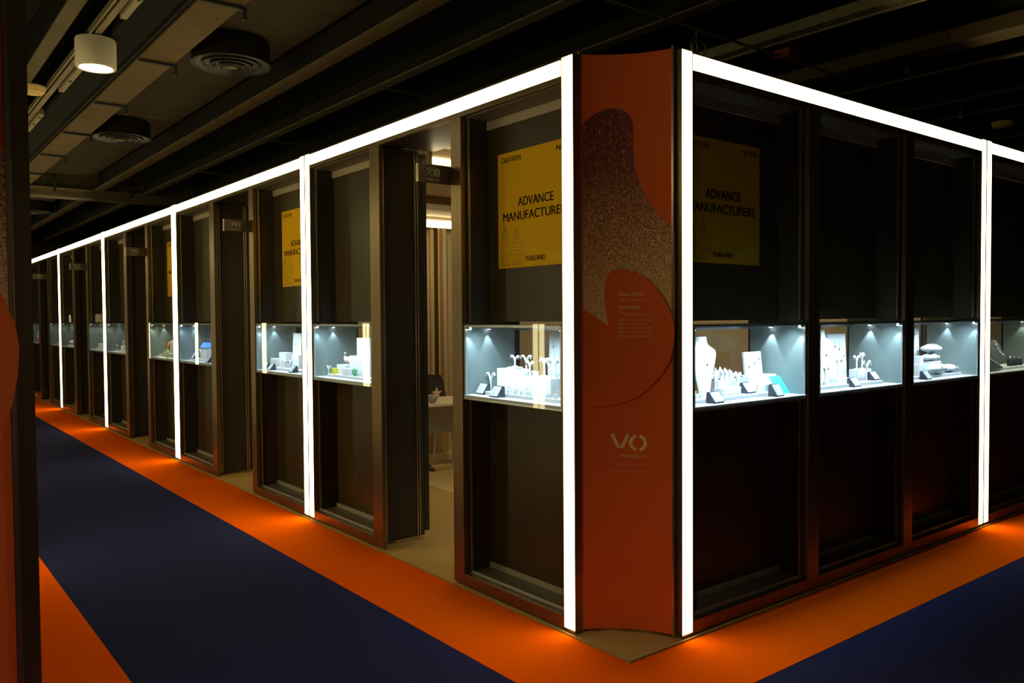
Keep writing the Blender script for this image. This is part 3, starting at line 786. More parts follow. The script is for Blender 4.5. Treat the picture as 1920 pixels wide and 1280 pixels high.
# light track and lamp
o = (1.25, 5, 3.46)
t = thing('light_track', 'long pale lighting track overhead carrying the white downlight', 'light track', o)
part('track_rail', MB().box(1.235, 1.275, -4, 13.2, 3.50, 3.53), M_galv, t, o)
part('rail_lip', MB().box(1.20, 1.212, -4, 13.2, 3.49, 3.53), M_galv, t, o)
for k, (y0, y1) in enumerate(((2.2, 5.55), (6.55, 7.62), (8.55, 9.4), (10.4, 11.6))):
    g = part('gear_box', MB().box(1.285, 1.325, y0, y1, 3.475, 3.53), M_galv, t, o, bevel=.002)
    part('socket', MB().box(1.296, 1.314, y1-.42, y1-.36, 3.4735, 3.4748), M_dark, g, o)
    part('socket', MB().box(1.296, 1.314, y0+.10, y0+.16, 3.4735, 3.4748), M_dark, g, o)
def downlight(y, label, energy, spread):
    t = thing('downlight', label, 'lamp', (1.262, y, 3.3))
    part('lamp_housing', MB().lathe([(.10, .196), (.124, .19), (.127, .18), (.127, .012), (.122, .0), (.106, -.001), (.100, .008)], n=40), M_ltwhite, t, smooth=True)
    part('lamp_lens', MB().lathe([(.0995, .006), (.097, .002)], n=36), M_lamp, t)
    part('lamp_stem', MB().lathe([(.02, .1965), (.02, .199)], n=12), M_galv, t)
    l = bpy.data.lights.new('downlight_beam', 'AREA'); l.shape = 'DISK'; l.size = .18; l.energy = energy; l.color = (1, .9, .7); l.spread = math.radians(spread)
    lo = bpy.data.objects.new('downlight_beam', l); C.objects.link(lo); lo.location = (1.262, y, 3.296)
downlight(6.12, 'white cylindrical downlight glowing under the lighting track', 3, 160)
downlight(1.25, 'added downlight on the same track, out of view, brightening the opposite column', 7, 100)  # extra lamp added behind the view to brighten the opposite column
# smoke detectors
def detector(x, y, z, label):
    t = thing('smoke_detector', label, 'smoke detector', (x, y, z))
    part('detector_base', MB().lathe([(.085, .06), (.100, .058), (.102, .036), (.096, .030)], n=28), M_detector, t, smooth=True)
    part('detector_cap', MB().lathe([(.092, .029), (.094, .014), (.078, .002), (.045, -.004)], n=28), M_detector, t, smooth=True)
detector(1.10, 7.66, 3.439, 'yellowed smoke detector at the upper left beside the pale beam')
detector(8.9, 3.40, 3.44, 'yellowed smoke detector at the upper right')
single('detector_mount', MB().box(8.86, 8.94, 3.36, 3.44, 3.50, 3.86), M_steel, 'steel drop mount above the right-hand smoke detector', 'mount')
single('detector_mount', MB().box(1.08, 1.16, 7.62, 7.70, 3.50, 3.86), M_steel, 'steel drop mount above the left-hand smoke detector', 'mount')
# cable channel to the right
o = (4.96, 4.6, 3.44)
t = thing('cable_channel', 'pale galvanised cable channel overhead right of the orange column', 'cable channel', o)
part('channel_body', MB().box(4.885, 4.90, -4, 13.2, 3.48, 3.55).box(4.90, 5.03, -4, 13.2, 3.505, 3.513), M_galv, t, o)
part('lower_lip', MB().box(5.03, 5.05, -4, 13.2, 3.485, 3.55), M_galv, t, o)
for y in (2.62, 3.0, 3.62, 4.3): part('joint', MB().box(4.95, 4.97, y, y+.03, 3.498, 3.5045), M_dark, t, o)
# conduits / tie rods along x
single('conduit', MB().tube([(3.3, 3.47, 3.462), (6.73, 3.47, 3.462)], .010), M_galv, 'long thin conduit crossing above the orange column and right-hand light beam', 'conduit', smooth=True)
for k, (x0, x1, y) in enumerate(((3.39, 4.3, 6.0), (3.37, 4.3, 8.46), (3.35, 4.3, 10.78))):
    single('tie_rod', MB().tube([(x0, y, 3.494), (x1, y, 3.494)], .008), M_steel_l, ['nearest', 'middle', 'farthest'][k]+' of the three thin tie rods above the long light beam', 'rod', smooth=True)
t = thing('junction_box', 'red junction box under the ceiling right of the orange column', 'junction box', (5.27, 3.45, 3.46))
part('box_body', MB().box(5.19, 5.35, 3.38, 3.515, 3.46, 3.54), M_red, t, (5.27, 3.45, 3.46), bevel=.006)
part('box_lid', MB().box(5.20, 5.34, 3.39, 3.505, 3.452, 3.4595), M_red, t, (5.27, 3.45, 3.46))
m = MB()
for dx, r, tl in ((0, .062, .35), (.05, .055, -.2)):
    m.torus((4.47+dx, 3.64, 3.425), r, .006, 28, 6, Matrix.Rotation(tl, 3, 'Z') @ Matrix.Rotation(PI/2, 3, 'X'))
m.tube([(4.49, 3.64, 3.48), (4.49, 3.64, 3.86)], .006)
single('cable_loop', m, M_galv, 'looped cable hanging under the ceiling above the orange column', 'cable', smooth=True)
t = thing('sprinkler', 'tiny sprinkler head under the ceiling near the right edge', 'sprinkler', (8.2, 3.5, 3.45))
part('sprinkler_body', MB().lathe([(.012, 3.41+.45), (.012, 3.50), (.02, 3.48), (.008, 3.45)], 8.2, 3.5, 12), M_alu, t, (8.2, 3.5, 3.45), smooth=True)
part('sprinkler_plate', MB().lathe([(.03, 3.445), (.028, 3.442)], 8.2, 3.5, 16), M_alu, t, (8.2, 3.5, 3.45))

# ------------------------------------------------------------------ goods in the showcases
CACHE = {}
def mesh_of(key, name, fn, m, smooth):
    if key not in CACHE: CACHE[key] = fn().mesh(name, m, smooth)
    return CACHE[key]
def item(name, label, cat, side, u, d, z, parts, key=None, turn=0., group=None):
    """parts: (name, builder, material, smooth[, children]) in a local frame: x to the viewer's right, y inwards, z up"""
    t = thing(name, label, cat, W(side, u, d, z), RZ[side]+turn, group)
    for k, p in enumerate(parts):
        me = mesh_of((key, k), p[0], p[1], p[2], p[3]) if key else p[1]().mesh(p[0], p[2], p[3])
        c = link(p[0], me, t)
        for kk, q in enumerate(p[4] if len(p) > 4 else ()):
            me2 = mesh_of((key, k, kk), q[0], q[1], q[2], q[3]) if key else q[1]().mesh(q[0], q[2], q[3])
            link(q[0], me2, c)
    return t
def solo(name, label, cat, side, u, d, z, fn, m, smooth=False, turn=0., bevel=0, group=None):
    o = link(name, fn().mesh(name, m, smooth), None, W(side, u, d, z), RZ[side]+turn)
    if bevel:
        b_ = o.modifiers.new('bevel', 'BEVEL'); b_.width = bevel; b_.segments = 2
    return tag(o, label, cat, group)
def cbox(w, dp, h, z0=0., x=0., y=0.): return lambda: MB().box(x-w/2, x+w/2, y-dp/2, y+dp/2, z0, z0+h)
def block(label, side, u, d, z, w, dp, h, m=None, name='display_block'):
    return solo(name, label, 'display block', side, u, d, z+.0004, cbox(w, dp, h-.0006), m or M_white, bevel=.002)
def tray(label, side, u0, u1, d0=.10, d1=.31):
    return solo('display_tray', label, 'display tray', side, (u0+u1)/2, (d0+d1)/2, SHELF+.0004, cbox(abs(u1-u0), d1-d0, .0205), M_white2, bevel=.002)
TR = SHELF+.0212
def wedge(label, side, u, d, z, w=.085, h=.058, turn=0.):
    def body(): return MB().prism([(0, 0), (.055, 0), (.055, .006), (.018, h), (.004, h)], -w/2, w/2)
    def rot(mb):   # prism profile lies in x/z: turn so that the slope faces the viewer
        mb.v = [(y, x-.028, z_) for x, y, z_ in mb.v]; return mb
    def flip(mb):
        mb.v = [(x, -y, z_) for x, y, z_ in mb.v]; return mb
    sl = (Vector((.055, .006))-Vector((.018, h)))
    def card():
        mb = MB(); n = Vector((-sl.y, sl.x)).normalized(); n = n if n.x > 0 else -n
        a = Vector((.018, h))+sl*.06; b_ = Vector((.018, h))+sl*.97
        pts = []
        for q, off in ((a, .0003), (b_, .0003), (b_, .0018), (a, .0018)): pts.append((q.x+n.x*off, q.y+n.y*off))
        return flip(rot(mb.prism(pts, -w/2+.004, w/2-.004)))
    def lines():
        mb = MB(); n = Vector((-sl.y, sl.x)).normalized(); n = n if n.x > 0 else -n
        for i, (a, L_) in enumerate(((.2, .5), (.36, .66), (.52, .40), (.70, .55))):
            p0 = Vector((.018, h))+sl*a; p1 = Vector((.018, h))+sl*(a+.05)
            pts = [(q.x+n.x*o_, q.y+n.y*o_) for q, o_ in ((p0, .0019), (p1, .0019), (p1, .0023), (p0, .0023))]
            mb.prism(pts, -w/2+.014, -w/2+.014+(w-.03)*L_)
        return flip(rot(mb))
    return item('card_holder', label, 'card holder', side, u, d, z+.0004,
                [('holder_body', lambda: flip(rot(body())), M_black, False), ('price_card', card, M_card, False, [('text_lines', lines, M_print, False)])], ('w', w, h), turn)
def ystand(label, side, u, d, z, h=.11, turn=0., sp=1.):
    def stem():
        mb = MB().lathe([(.017, 0), (.017, .004), (.006, .006), (.005, h*.2)], n=14)
        mb.tube([(0, 0, h*.15), (0, 0, h*.60), (0, 0, h*.68)], .0052, 8)
        return mb
    def arm(s):
        return lambda: MB().tube([(0, 0, h*.60), (s*.006*sp, 0, h*.74), (s*.015*sp, 0, h*.90), (s*.024*sp, 0, h*.985), (s*.033*sp, 0, h*.97), (s*.036*sp, 0, h*.90)], .0058, 8, [1, 1, 1, 1.1, 1.2, .9])
    def ear(s): return lambda: MB().ball((s*.036*sp, -.006, h*.82), .0055, 8, sz=1.5).torus((s*.036*sp, -.006, h*.88), .004, .001, 10, 5, Matrix.Rotation(PI/2, 3, 'X'))
    return item('earring_stand', label, 'earring stand', side, u, d, z+.0004,
                [('stem', stem, M_white, True), ('arm', arm(-1), M_white, True), ('arm', arm(1), M_white, True), ('earring', ear(-1), M_silver, True), ('earring', ear(1), M_silver, True)], ('y', h, sp), turn)
def bust(label, side, u, d, z, h=.318, turn=0.):
    k = h/.318
    prof = [(0, .040, .030, .0), (.02, .036, .022, .0), (.06, .044, .016, .002), (.12, .060, .018, .006), (.18, .078, .022, .010), (.22, .088, .026, .016), (.245, .086, .030, .022),
            (.262, .062, .034, .030), (.275, .044, .034, .034), (.295, .037, .033, .036), (.310, .036, .033, .037), (.318, .033, .030, .037)]
    def body():
        return MB().rings([[(hw*k*math.cos(a), (yo+dp*math.sin(a))*k, zz*k) for a in [2*PI*i/28 for i in range(28)]] for zz, hw, dp, yo in prof])
    def chain():
        pts = []
        for i in range(25):
            s = -1+2*i/24; x = .045*s*k; zz = (.262-.085*(1-abs(s)**1.6))*k
            pts.append((x, -.017*k-.006*k*(1-abs(s)), zz))
        return MB().tube(pts, .0012, 5)
    def pend(): return MB().ball((0, -.026*k, .170*k), .006, 10, sz=1.7)
    return item('necklace_bust', label, 'necklace bust', side, u, d, z+.0004,
                [('bust_form', body, M_white2, True), ('chain', chain, M_silver, True), ('pendant', pend, M_silver, True)], ('b', h), turn)
def pboard(label, side, u, d, z, w=.16, h=.135, pend=((-.3, .35), (.05, .5), (.32, .68)), lean=.12, turn=0., m=None):
    def bd():
        mb = MB().box(-w/2, w/2, -.006, .006, 0, h)
        mb.v = [(x, y+zz*lean, zz) for x, y, zz in mb.v]; return mb
    def pn(px, pz):
        def f():
            zz = h*pz; y = -.006+zz*lean
            return MB().ball((w*px, y-.004, zz), .0045, 8, sz=1.8).tube([(w*px, y-.002, zz+.008), (w*px, y-.0015, min(h, zz+.045))], .0008, 5)
        return f
    return item('pendant_board', label, 'pendant board', side, u, d, z+.0004, [('board', bd, m or M_white2, False)]+[('pendant', pn(*p), M_silver, True) for p in pend], None, turn)
def ringcup(label, side, u, d, z, r=.013, h=.026, group=None):
    return item('ring_cup', label, 'ring cup', side, u, d, z+.0004,
                [('cup', lambda: MB().lathe([(r, 0), (r, h*.78), (r*.9, h*.8)], n=16), M_white, True), ('ring', lambda: MB().torus((0, 0, h*.8+r*.5), r*.55, .0016, 16, 6, Matrix.Rotation(PI/2, 3, 'X')), M_gold, True)], ('rc', r, h), 0, group)
def finger(label, side, u, d, z, h=.05, lean=0., group=None):
    return item('ring_cone', label, 'ring cone', side, u, d, z+.0004,
                [('cone', lambda: MB().lathe([(.013, 0), (.011, h*.4), (.008, h*.75), (.004, h*.95), (.001, h)], n=14), M_white, True), ('ring', lambda: MB().torus((0, 0, h*.6), .0105, .0016, 16, 6).ball((0, -.0125, h*.6), .004, 8), M_silver, True)], ('f', h), lean, group)
def cushion(label, side, u, d, z, w=.16, dp=.10, h=.06, turn=0.):
    def body():
        rg = []
        n = 32; hh = h*.48
        for i in range(15):
            ph = -PI/2+PI*i/14; cr = max(.02, abs(math.cos(ph)))**.75
            row = []
            for j in range(n):
                a = 2*PI*j/n; e = .62
                cx = math.copysign(abs(math.cos(a))**e, math.cos(a)); cy = math.copysign(abs(math.sin(a))**e, math.sin(a))
                pin = abs(math.sin(ph))*(1-.45*(abs(cx*cy)))
                row.append((w/2*cx*cr, dp/2*cy*cr, hh+hh*math.copysign(pin, ph)))
            rg.append(row)
        return MB().rings(rg)
    def band(): return MB().rings([[((w*.05+k_[0]), dp*.53*math.cos(a)*1.0, h*.48+h*.53*math.sin(a)) for a in [2*PI*i/36 for i in range(36)]] for k_ in ((-.003,), (.003,))], cap=False)
    def beads():
        mb = MB()
        for i in range(18):
            a = PI*i/17; mb.ball((w*.05+.0, -dp*.53*math.cos(a), h*.48+h*.54*math.sin(a)), .0035, 6)
        return mb
    return item('bracelet_cushion', label, 'cushion', side, u, d, z+.0006, [('cushion_body', body, M_white2, True), ('bracelet', beads, M_silver, True)], None, turn)

# --- first showcase right of the column
K = 'in the first showcase right of the column'
tray('long low white tray '+K, 'R', 3.215, 4.0)
bust('white necklace bust with silver chain in the first showcase right of the column', 'R', 3.530, .20, TR, turn=-.25)
block('wide white block holding the pendant board '+K, 'R', 4.06, .255, SHELF, .27, .11, .107)
pboard('upright white pendant board with three pendants, '+K, 'R', 4.069, .27, SHELF+.1075, .165, .132)
wedge('black card holder at the front left of the first showcase right of the column', 'R', 3.45, .065, SHELF, .09, .058, .12)
wedge('black card holder in front of the middle of the first showcase right of the column', 'R', 3.846, .15, TR, .09, .058, .12)
wedge('black card holder beside the turquoise card', 'R', 3.985, .06, SHELF, .085, .068, .12)
item('turquoise_card', 'turquoise card leaning at the right of the first right-hand showcase', 'card', 'R', 4.145, .115, SHELF+.0004,
     [('card_sheet', lambda: (lambda mb: (setattr(mb, 'v', [(x-zz*.25, y+zz*.55, zz) for x, y, zz in mb.v]), mb)[1])(MB().box(-.045, .055, -.003, .003, 0, .100)), M_turq, False),
      ('round_badge', lambda: MB().lathe([(.018, .0), (.018, .004)], -.062, .022, 20), M_white, False)])
for lab, u, d, h, tn in (('front centre', 3.525, .125, .115, .2), ('just right of the bust', 3.659, .225, .13, -.2), ('left of the upright pendant board', 3.82, .20, .11, .1), ('behind and left of the bust', 3.435, .245, .135, -.3)):
    ystand(f'small white earring stand {lab}, first showcase right of the column', 'R', u, d, TR, h, tn)
block('low white block in front of the ring cones, first right-hand showcase', 'R', 3.680, .155, TR, .16, .05, .042)
block('white block carrying the cluster of ring cones', 'R', 3.79, .265, TR, .20, .07, .070)
for i in range(9):
    finger('one of the white ring cones crowded on a block, first right-hand showcase', 'R', 3.705+.021*i, .25+.028*(i % 2), TR+.0702, (.055, .07, .062, .074, .058, .066, .05, .056, .044)[i], .4*i, 'ring cones crowded on the white block')
for i, u in enumerate((3.345, 3.385, 3.425)):
    ringcup('white ring cup in the short row at the far left of the first right-hand showcase', 'R', u, .135, TR, .014, .028, 'ring cups at the far left of the first right-hand showcase')
for i, (u, d) in enumerate(((3.60, .125), (3.93, .145), (3.96, .165), (3.90, .175))):
    ringcup('white ring cup in front of the blocks of the first right-hand showcase', 'R', u, d, TR, .012, .024, 'ring cups in front of the blocks of the first right-hand showcase')
# --- middle showcase
K = 'in the middle right-hand showcase'
tray('long low white tray '+K, 'R', 4.345, 5.25)
bust('white necklace bust at the left of the middle right-hand showcase', 'R', 4.725, .22, TR, .335, -.25)
pboard('tall white earring board behind the bust, '+K, 'R', 5.03, .30, TR, .22, .305, ((-.12, .72), (.12, .66), (.36, .50), (-.05, .42), (.15, .40)), .05)
block('white block under the two back earring stands, '+K, 'R', 5.165, .215, TR, .16, .07, .072)
ystand('left of the two earring stands on the block, middle right-hand showcase', 'R', 5.12, .215, TR+.072, .088)
ystand('right of the two earring stands on the block, middle right-hand showcase', 'R', 5.205, .225, TR+.072, .104, .2)
ystand('large earring stand in front of the block, middle right-hand showcase', 'R', 5.088, .13, TR, .130, 0, 1.35)
ystand('small earring stand in front of the tall board, middle right-hand showcase', 'R', 4.87, .20, TR+.03, .13, 0, .9)
ystand('earring stand at the far left, below the bust of the middle showcase', 'R', 4.60, .13, TR, .12, .2)
block('low white block below the bust, '+K, 'R', 4.86, .20, TR, .14, .08, .030)
wedge('black card holder in the centre of the middle right-hand showcase', 'R', 4.87, .095, SHELF, .09, .056, .12)
wedge('black card holder right of the large earring stand, middle right-hand showcase', 'R', 5.215, .15, TR, .09, .054, .12)
solo('small_card', 'tiny white folded card at the right of the middle right-hand showcase', 'card', 'R', 5.285, .2, SHELF+.0004, lambda: MB().prism([(-.03, 0), (.03, 0), (.004, .03), (-.004, .03)], -.02, .02), M_card, turn=.5)
for i in range(5):
    ringcup('white ring cup in the front row of the middle right-hand showcase', 'R', 4.42+.045*i, .13+.01*(i % 2), TR, .014, .028, 'ring cups in the front row of the middle right-hand showcase')
# --- third showcase
K = 'in the third right-hand showcase'
tray('long low white tray '+K, 'R', 5.50, 6.40)
pboard('tall white pendant board at the left of the third right-hand showcase', 'R', 6.03, .28, TR, .17, .335, ((.1, .84), (.32, .86), (-.1, .7), (.3, .55), (.3, .3)), .03)
block('white block under the upper cushions, '+K, 'R', 6.13, .205, TR, .15, .09, .088)
cushion('lower of the two stacked cushions on the block, third right-hand showcase', 'R', 6.12, .20, TR+.088, .17, .10, .060)
cushion('upper of the two stacked cushions, third right-hand showcase', 'R', 6.135, .20, TR+.1495, .19, .11, .064)
cushion('large white cushion with bracelets at the front of the third right-hand showcase', 'R', 6.05, .125, TR, .30, .07, .082, .05)
cushion('white cushion at the right end of the third right-hand showcase', 'R', 6.31, .15, TR, .17, .10, .062)
block('slim white box standing at the back right of the third showcase', 'R', 6.40, .335, SHELF, .05, .05, .135, M_white2)
block('small white box standing on the riser left of the stacked cushions', 'R', 5.86, .16, TR+.080, .045, .045, .055)
block('white riser at the left of the third right-hand showcase', 'R', 5.86, .165, TR, .15, .09, .080)
block('purple backed jewel box beside the slim white box of the third showcase', 'R', 6.33, .335, SHELF, .045, .04, .13, M_greyvel)
wedge('black card holder at the front left of the third right-hand showcase', 'R', 5.775, .07, SHELF, .09, .058, .12)
# --- dim showcase at the right edge
K = 'in the dim showcase at the right edge'
tray('low grey tray '+K, 'R', 6.80, 7.75)
def ovalb():
    rg = []
    for i in range(10):
        ph = -PI/2+PI*i/9; c_ = max(.02, math.cos(ph)); 
        rg.append([(.15*c_*math.cos(a)*1.0, .018*math.sin(ph)+.0, .085*c_*math.sin(a)) for a in [2*PI*j/28 for j in range(28)]])
    mb = MB().rings(rg); R3 = Matrix.Rotation(.55, 3, 'Y')
    mb.v = [tuple(R3 @ Vector(p)+Vector((0, 0, .115))) for p in mb.v]
    return mb
def neckl():
    mb = MB(); R3 = Matrix.Rotation(.55, 3, 'Y')
    for i in range(9):
        x = -.11+.027*i; p = R3 @ Vector((x, -.022, .035-.02*math.sin(i*PI/8)))
        mb.ball((p.x, p.y, p.z+.115), .0075 if i % 2 else .005, 8)
    return mb
item('necklace_bust', 'dark grey oval necklace form with pearls, tilted, '+K, 'necklace bust', 'R', 7.27, .20, TR,
     [('oval_form', ovalb, M_greyvel, True), ('pearl_necklace', neckl, M_pearl, True), ('prop', lambda: MB().box(-.04, .04, .02, .05, 0, .06), M_greyvel, False)])
for i, u in enumerate((7.40, 7.48, 7.58)):
    item('dark_ring_stand', ['left', 'middle', 'right'][i]+' of the three black ring stands in the dim showcase', 'ring stand', 'R', u, .14, TR+.0004,
         [('stand_body', lambda: MB().lathe([(.024, 0), (.024, .05), (.018, .058)], n=18), M_black, True), ('ring', lambda: MB().torus((0, 0, .064), .009, .002, 16, 6, Matrix.Rotation(PI/2, 3, 'X')).ball((0, 0, .076), .006, 8), M_silver, True)], 'drs')
def ramp():
    return MB().prism([(-.12, 0), (.10, 0), (.10, .006), (-.12, .075)], -.04, .04)
def rampp():
    mb = MB()
    for i in range(11): mb.ball((-.10+.018*i, -.02, .078-.0058*i), .007, 8)
    return mb
item('pearl_ramp', 'sloping grey stand with a row of pearls at the left of the dim showcase', 'display stand', 'R', 7.0, .12, TR, [('ramp_body', ramp, M_greyvel, False), ('pearl_row', rampp, M_pearl, True)])

# --- showcase left of the column
K = 'in the showcase left of the column'
tray('long low white tray '+K, 'L', 3.14, 3.86, .085, .31)
block('large white block under an earring stand, '+K, 'L', 3.718, .20, TR, .18, .11, .134)
block('narrow white block beside the large block, '+K, 'L', 3.590, .20, TR, .068, .11, .124)
block('wide low white block nearest the light post, '+K, 'L', 3.42, .19, TR, .24, .14, .100)
solo('display_block', 'thin white cap lying on the large block left of the column', 'display block', 'L', 3.706, .20, TR+.1345, cbox(.07, .06, .010), M_white, bevel=.002)
wedge('black card holder at the far left of the showcase left of the column', 'L', 3.885, .10, SHELF, .085, .064, -.08)
wedge('black card holder near the front glass of the showcase left of the column', 'L', 3.69, .055, SHELF, .085, .062, -.08)
for lab, u, d, z, h, tn in (('beside the left-hand card holder', 3.895, .165, SHELF, .122, .1), ('standing left of the large block', 3.84, .25, TR, .122, -.3), ('on top of the large block', 3.706, .20, TR+.145, .062, 0),
                        ('on the narrow block', 3.603, .20, TR+.124, .088, .2), ('at the left end of the wide block', 3.51, .15, TR+.1, .084, -.2), ('behind the left end of the wide block', 3.485, .235, TR+.1, .10, 0),
                        ('in the middle of the wide block', 3.43, .22, TR+.1, .098, .2), ('at the right end of the wide block', 3.36, .20, TR+.1, .104, 0)):
    ystand(f'white earring stand {lab}, showcase left of the column', 'L', u, d, z, h, tn)
for i in range(9):
    ringcup('white ring cup in the front row, showcase left of the column', 'L', 3.635-.057*i, .10, TR, .013, .030, 'ring cups in the front row left of the column')
pboard('pale hanging necklace board at the back of the showcase left of the column', 'L', 3.44, .345, TR, .26, .345, ((-.35, .75), (-.1, .62), (.1, .7), (.3, .8)), .02, m=M_card)
# --- showcase left of the first entrance
K = 'in the showcase left of the first entrance'
tray('low white tray '+K, 'L', 5.12, 5.93, .085, .31)
ystand('tiny earring stand at the left of the showcase left of the first entrance', 'L', 5.975, .12, SHELF, .075)
item('yellow_cube', 'small yellow patterned cube '+K, 'cube', 'L', 5.872, .12, TR, [('cube_body', cbox(.042, .042, .044), mat('lemon yellow', (.75, .65, .05), .5), False), ('black_spots', lambda: MB().box(-.012, -.004, -.0222, -.0211, .012, .02).box(.004, .013, -.0222, -.0211, .024, .034).box(-.010, -.001, -.0222, -.0211, .030, .038), M_black, False)])
block('left white step block '+K, 'L', 5.80, .19, TR, .15, .10, .072)
block('low white step block at the front, '+K, 'L', 5.634, .12, TR, .10, .06, .052)
block('big white cube block '+K, 'L', 5.50, .19, TR, .24, .14, .148)
block('tall white box on top of the big cube block', 'L', 5.52, .21, TR+.148, .17, .07, .135)
def bird():
    mb = MB().ball((.01, 0, .035), .032, 14, 1.35, .7, .85)
    mb.tube([(-.02, 0, .045), (-.034, 0, .062), (-.036, 0, .078), (-.026, 0, .086), (-.016, 0, .080)], .009, 8, [1.4, 1, .9, 1.1, .5])
    mb.tube([(.03, 0, .04), (.055, 0, .02), (.065, 0, .008)], .012, 8, [1.2, .8, .3])
    return mb
solo('bird_figurine', 'pale pink bird shaped ornament on the left step block', 'figurine', 'L', 5.80, .19, TR+.0725, bird, M_pink, True)
def star():
    p = []
    for i in range(16):
        a = 2*PI*i/16; r = .042 if i % 2 == 0 else .022; p.append((r*math.cos(a), .030+r*.7*math.sin(a)))
    return MB().prism(p, -.008, .008)
solo('leaf_ornament', 'green leafy star ornament near the front glass, left of the first entrance', 'ornament', 'L', 5.50, .10, TR+.0004, star, M_green)
# --- showcase right of the second entrance
K = 'in the showcase right of the second entrance'
tray('low white tray '+K, 'L', 6.26, 7.16, .10, .31)
block('left low white block '+K, 'L', 7.07, .14, TR, .13, .06, .078)
block('middle white block '+K, 'L', 6.93, .17, TR, .14, .07, .134)
pboard('tall white board with two pendants, '+K, 'L', 6.90, .26, TR, .18, .302, ((-.1, .66), (.12, .52)), .04)
block('right white block '+K, 'L', 6.70, .20, TR, .14, .09, .120)
wedge('leftmost black card holder '+K, 'L', 7.16, .08, SHELF, .07, .055, -.08)
wedge('second black card holder from the left '+K, 'L', 7.02, .07, SHELF, .085, .052, -.08)
wedge('right-hand black card holder '+K, 'L', 6.545, .07, SHELF, .085, .055, -.08)
ystand('left earring stand '+K, 'L', 6.84, .125, TR, .07)
ystand('right earring stand '+K, 'L', 6.72, .125, TR, .07)
# --- showcase left of the second entrance
K = 'in the showcase left of the second entrance'
tray('low white tray '+K, 'L', 8.50, 9.42, .09, .31)
wedge('left black card holder '+K, 'L', 9.34, .12, TR, .085, .062, -.08)
wedge('right black card holder '+K, 'L', 8.67, .058, SHELF, .085, .062, -.08)
item('gift_box', 'white box with a sky blue lid '+K, 'box', 'L', 8.98, .16, TR, [('box_body', cbox(.19, .12, .125), M_white, False), ('blue_lid', lambda: MB().rings([[(-.10, -.065, .1255), (.10, -.065, .1255), (.10, .065, .1255), (-.10, .065, .1255)], [(-.06, -.04, .178), (.06, -.04, .178), (.06, .04, .178), (-.06, .04, .178)]]), M_blue, False)])
ystand('earring stand beside the blue lidded box', 'L', 9.12, .12, TR, .10)
# --- showcase right of the third entrance
K = 'in the showcase right of the third entrance'
tray('low pale tray '+K, 'L', 9.80, 10.66, .09, .31)
block('pale block above the bead heap, '+K, 'L', 10.36, .22, TR, .20, .10, .175, M_rail)
def heap():
    mb = MB(); r = random.Random(2)
    for i in range(90):
        a, q = r.uniform(0, 2*PI), r.random()**.5
        x, y = .19*q*math.cos(a), .045*q*math.sin(a); mb.ball((x, y, .012+.065*(1-q)*r.random()), .012, 6)
    return mb
tag(solo('bead_heap', 'heap of pale green beads and chains in the showcase right of the third entrance', 'beads', 'L', 10.33, .105, TR, heap, M_gel, True), kind='stuff')
# a person's hand reaching in from behind
t = thing('person', "brown hand and forearm reaching into the showcase right of the third entrance", 'person', W('L', 10.60, .19, 1.16), RZ['L'])
def skinned(name, chains, par):
    vs, es, rs = [], [], []
    for ch in chains:
        prev = None
        for (x, y, z, r) in ch:
            key = (round(x, 4), round(y, 4), round(z, 4))
            if key in [tuple(round(c, 4) for c in q) for q in vs]: idx = [tuple(round(c, 4) for c in q) for q in vs].index(key)
            else: vs.append((x, y, z)); rs.append(r); idx = len(vs)-1
            if prev is not None: es.append((prev, idx))
            prev = idx
    me = bpy.data.meshes.new(name); me.from_pydata(vs, es, []); me.materials.append(M_skin)
    o = link(name, me, par); md = o.modifiers.new('skin', 'SKIN')
    for i, r in enumerate(rs): me.skin_vertices[0].data[i].radius = (r, r)
    me.skin_vertices[0].data[0].use_root = True
    s = o.modifiers.new('sub', 'SUBSURF'); s.levels = 1; s.render_levels = 2
    for p in me.polygons: p.use_smooth = True
    return o
arm = [(.06, .17, .165, .034), (.05, .10, .170, .030), (.035, .05, .168, .024), (.015, .02, .155, .028), (-.005, .0, .135, .022)]
fing = [[(-.005, .0, .135, .022), (-.022+.013*i, -.012+.003*i, .112-.003*(i % 2), .0088), (-.030+.014*i, -.016+.003*i, .085-.006*(i % 3), .0080), (-.030+.014*i, -.012+.003*i, .058+.006*abs(i-1), .0068)] for i in range(4)]
thumb = [[(.015, .02, .155, .028), (.040, -.004, .128, .010), (.038, -.012, .100, .0086), (.030, -.014, .080, .0072)]]
skinned('arm_and_hand', [arm]+fing+thumb, t)
# --- far showcases
def sbox(name, lab, cat, u, d, z, w, dp, h, m): return solo(name, lab, cat, 'L', u, d, z+.0004, cbox(w, dp, h), m, bevel=.002)
tray('low pale tray in the showcase left of the third entrance', 'L', 12.05, 12.98, .09, .31)
sbox('display_block', 'tall slim white block in the showcase left of the third entrance', 'display block', 12.50, .2, TR, .08, .05, .17, M_rail)
sbox('display_block', 'low white block in the showcase left of the third entrance', 'display block', 12.70, .16, TR, .10, .06, .06, M_white)
ystand('larger earring stand in the showcase left of the third entrance', 'L', 12.72, .16, TR+.0602, .07)
ystand('smaller earring stand in the showcase left of the third entrance', 'L', 12.90, .12, TR, .07)
tray('low pale tray in the showcase right of the fourth entrance', 'L', 13.30, 14.16, .09, .31)
sbox('display_block', 'small white block in the showcase right of the fourth entrance', 'display block', 14.06, .14, TR, .09, .06, .07, M_white)
ystand('tall earring stand in the showcase right of the fourth entrance', 'L', 13.90, .16, TR, .15, 0, 1.3)
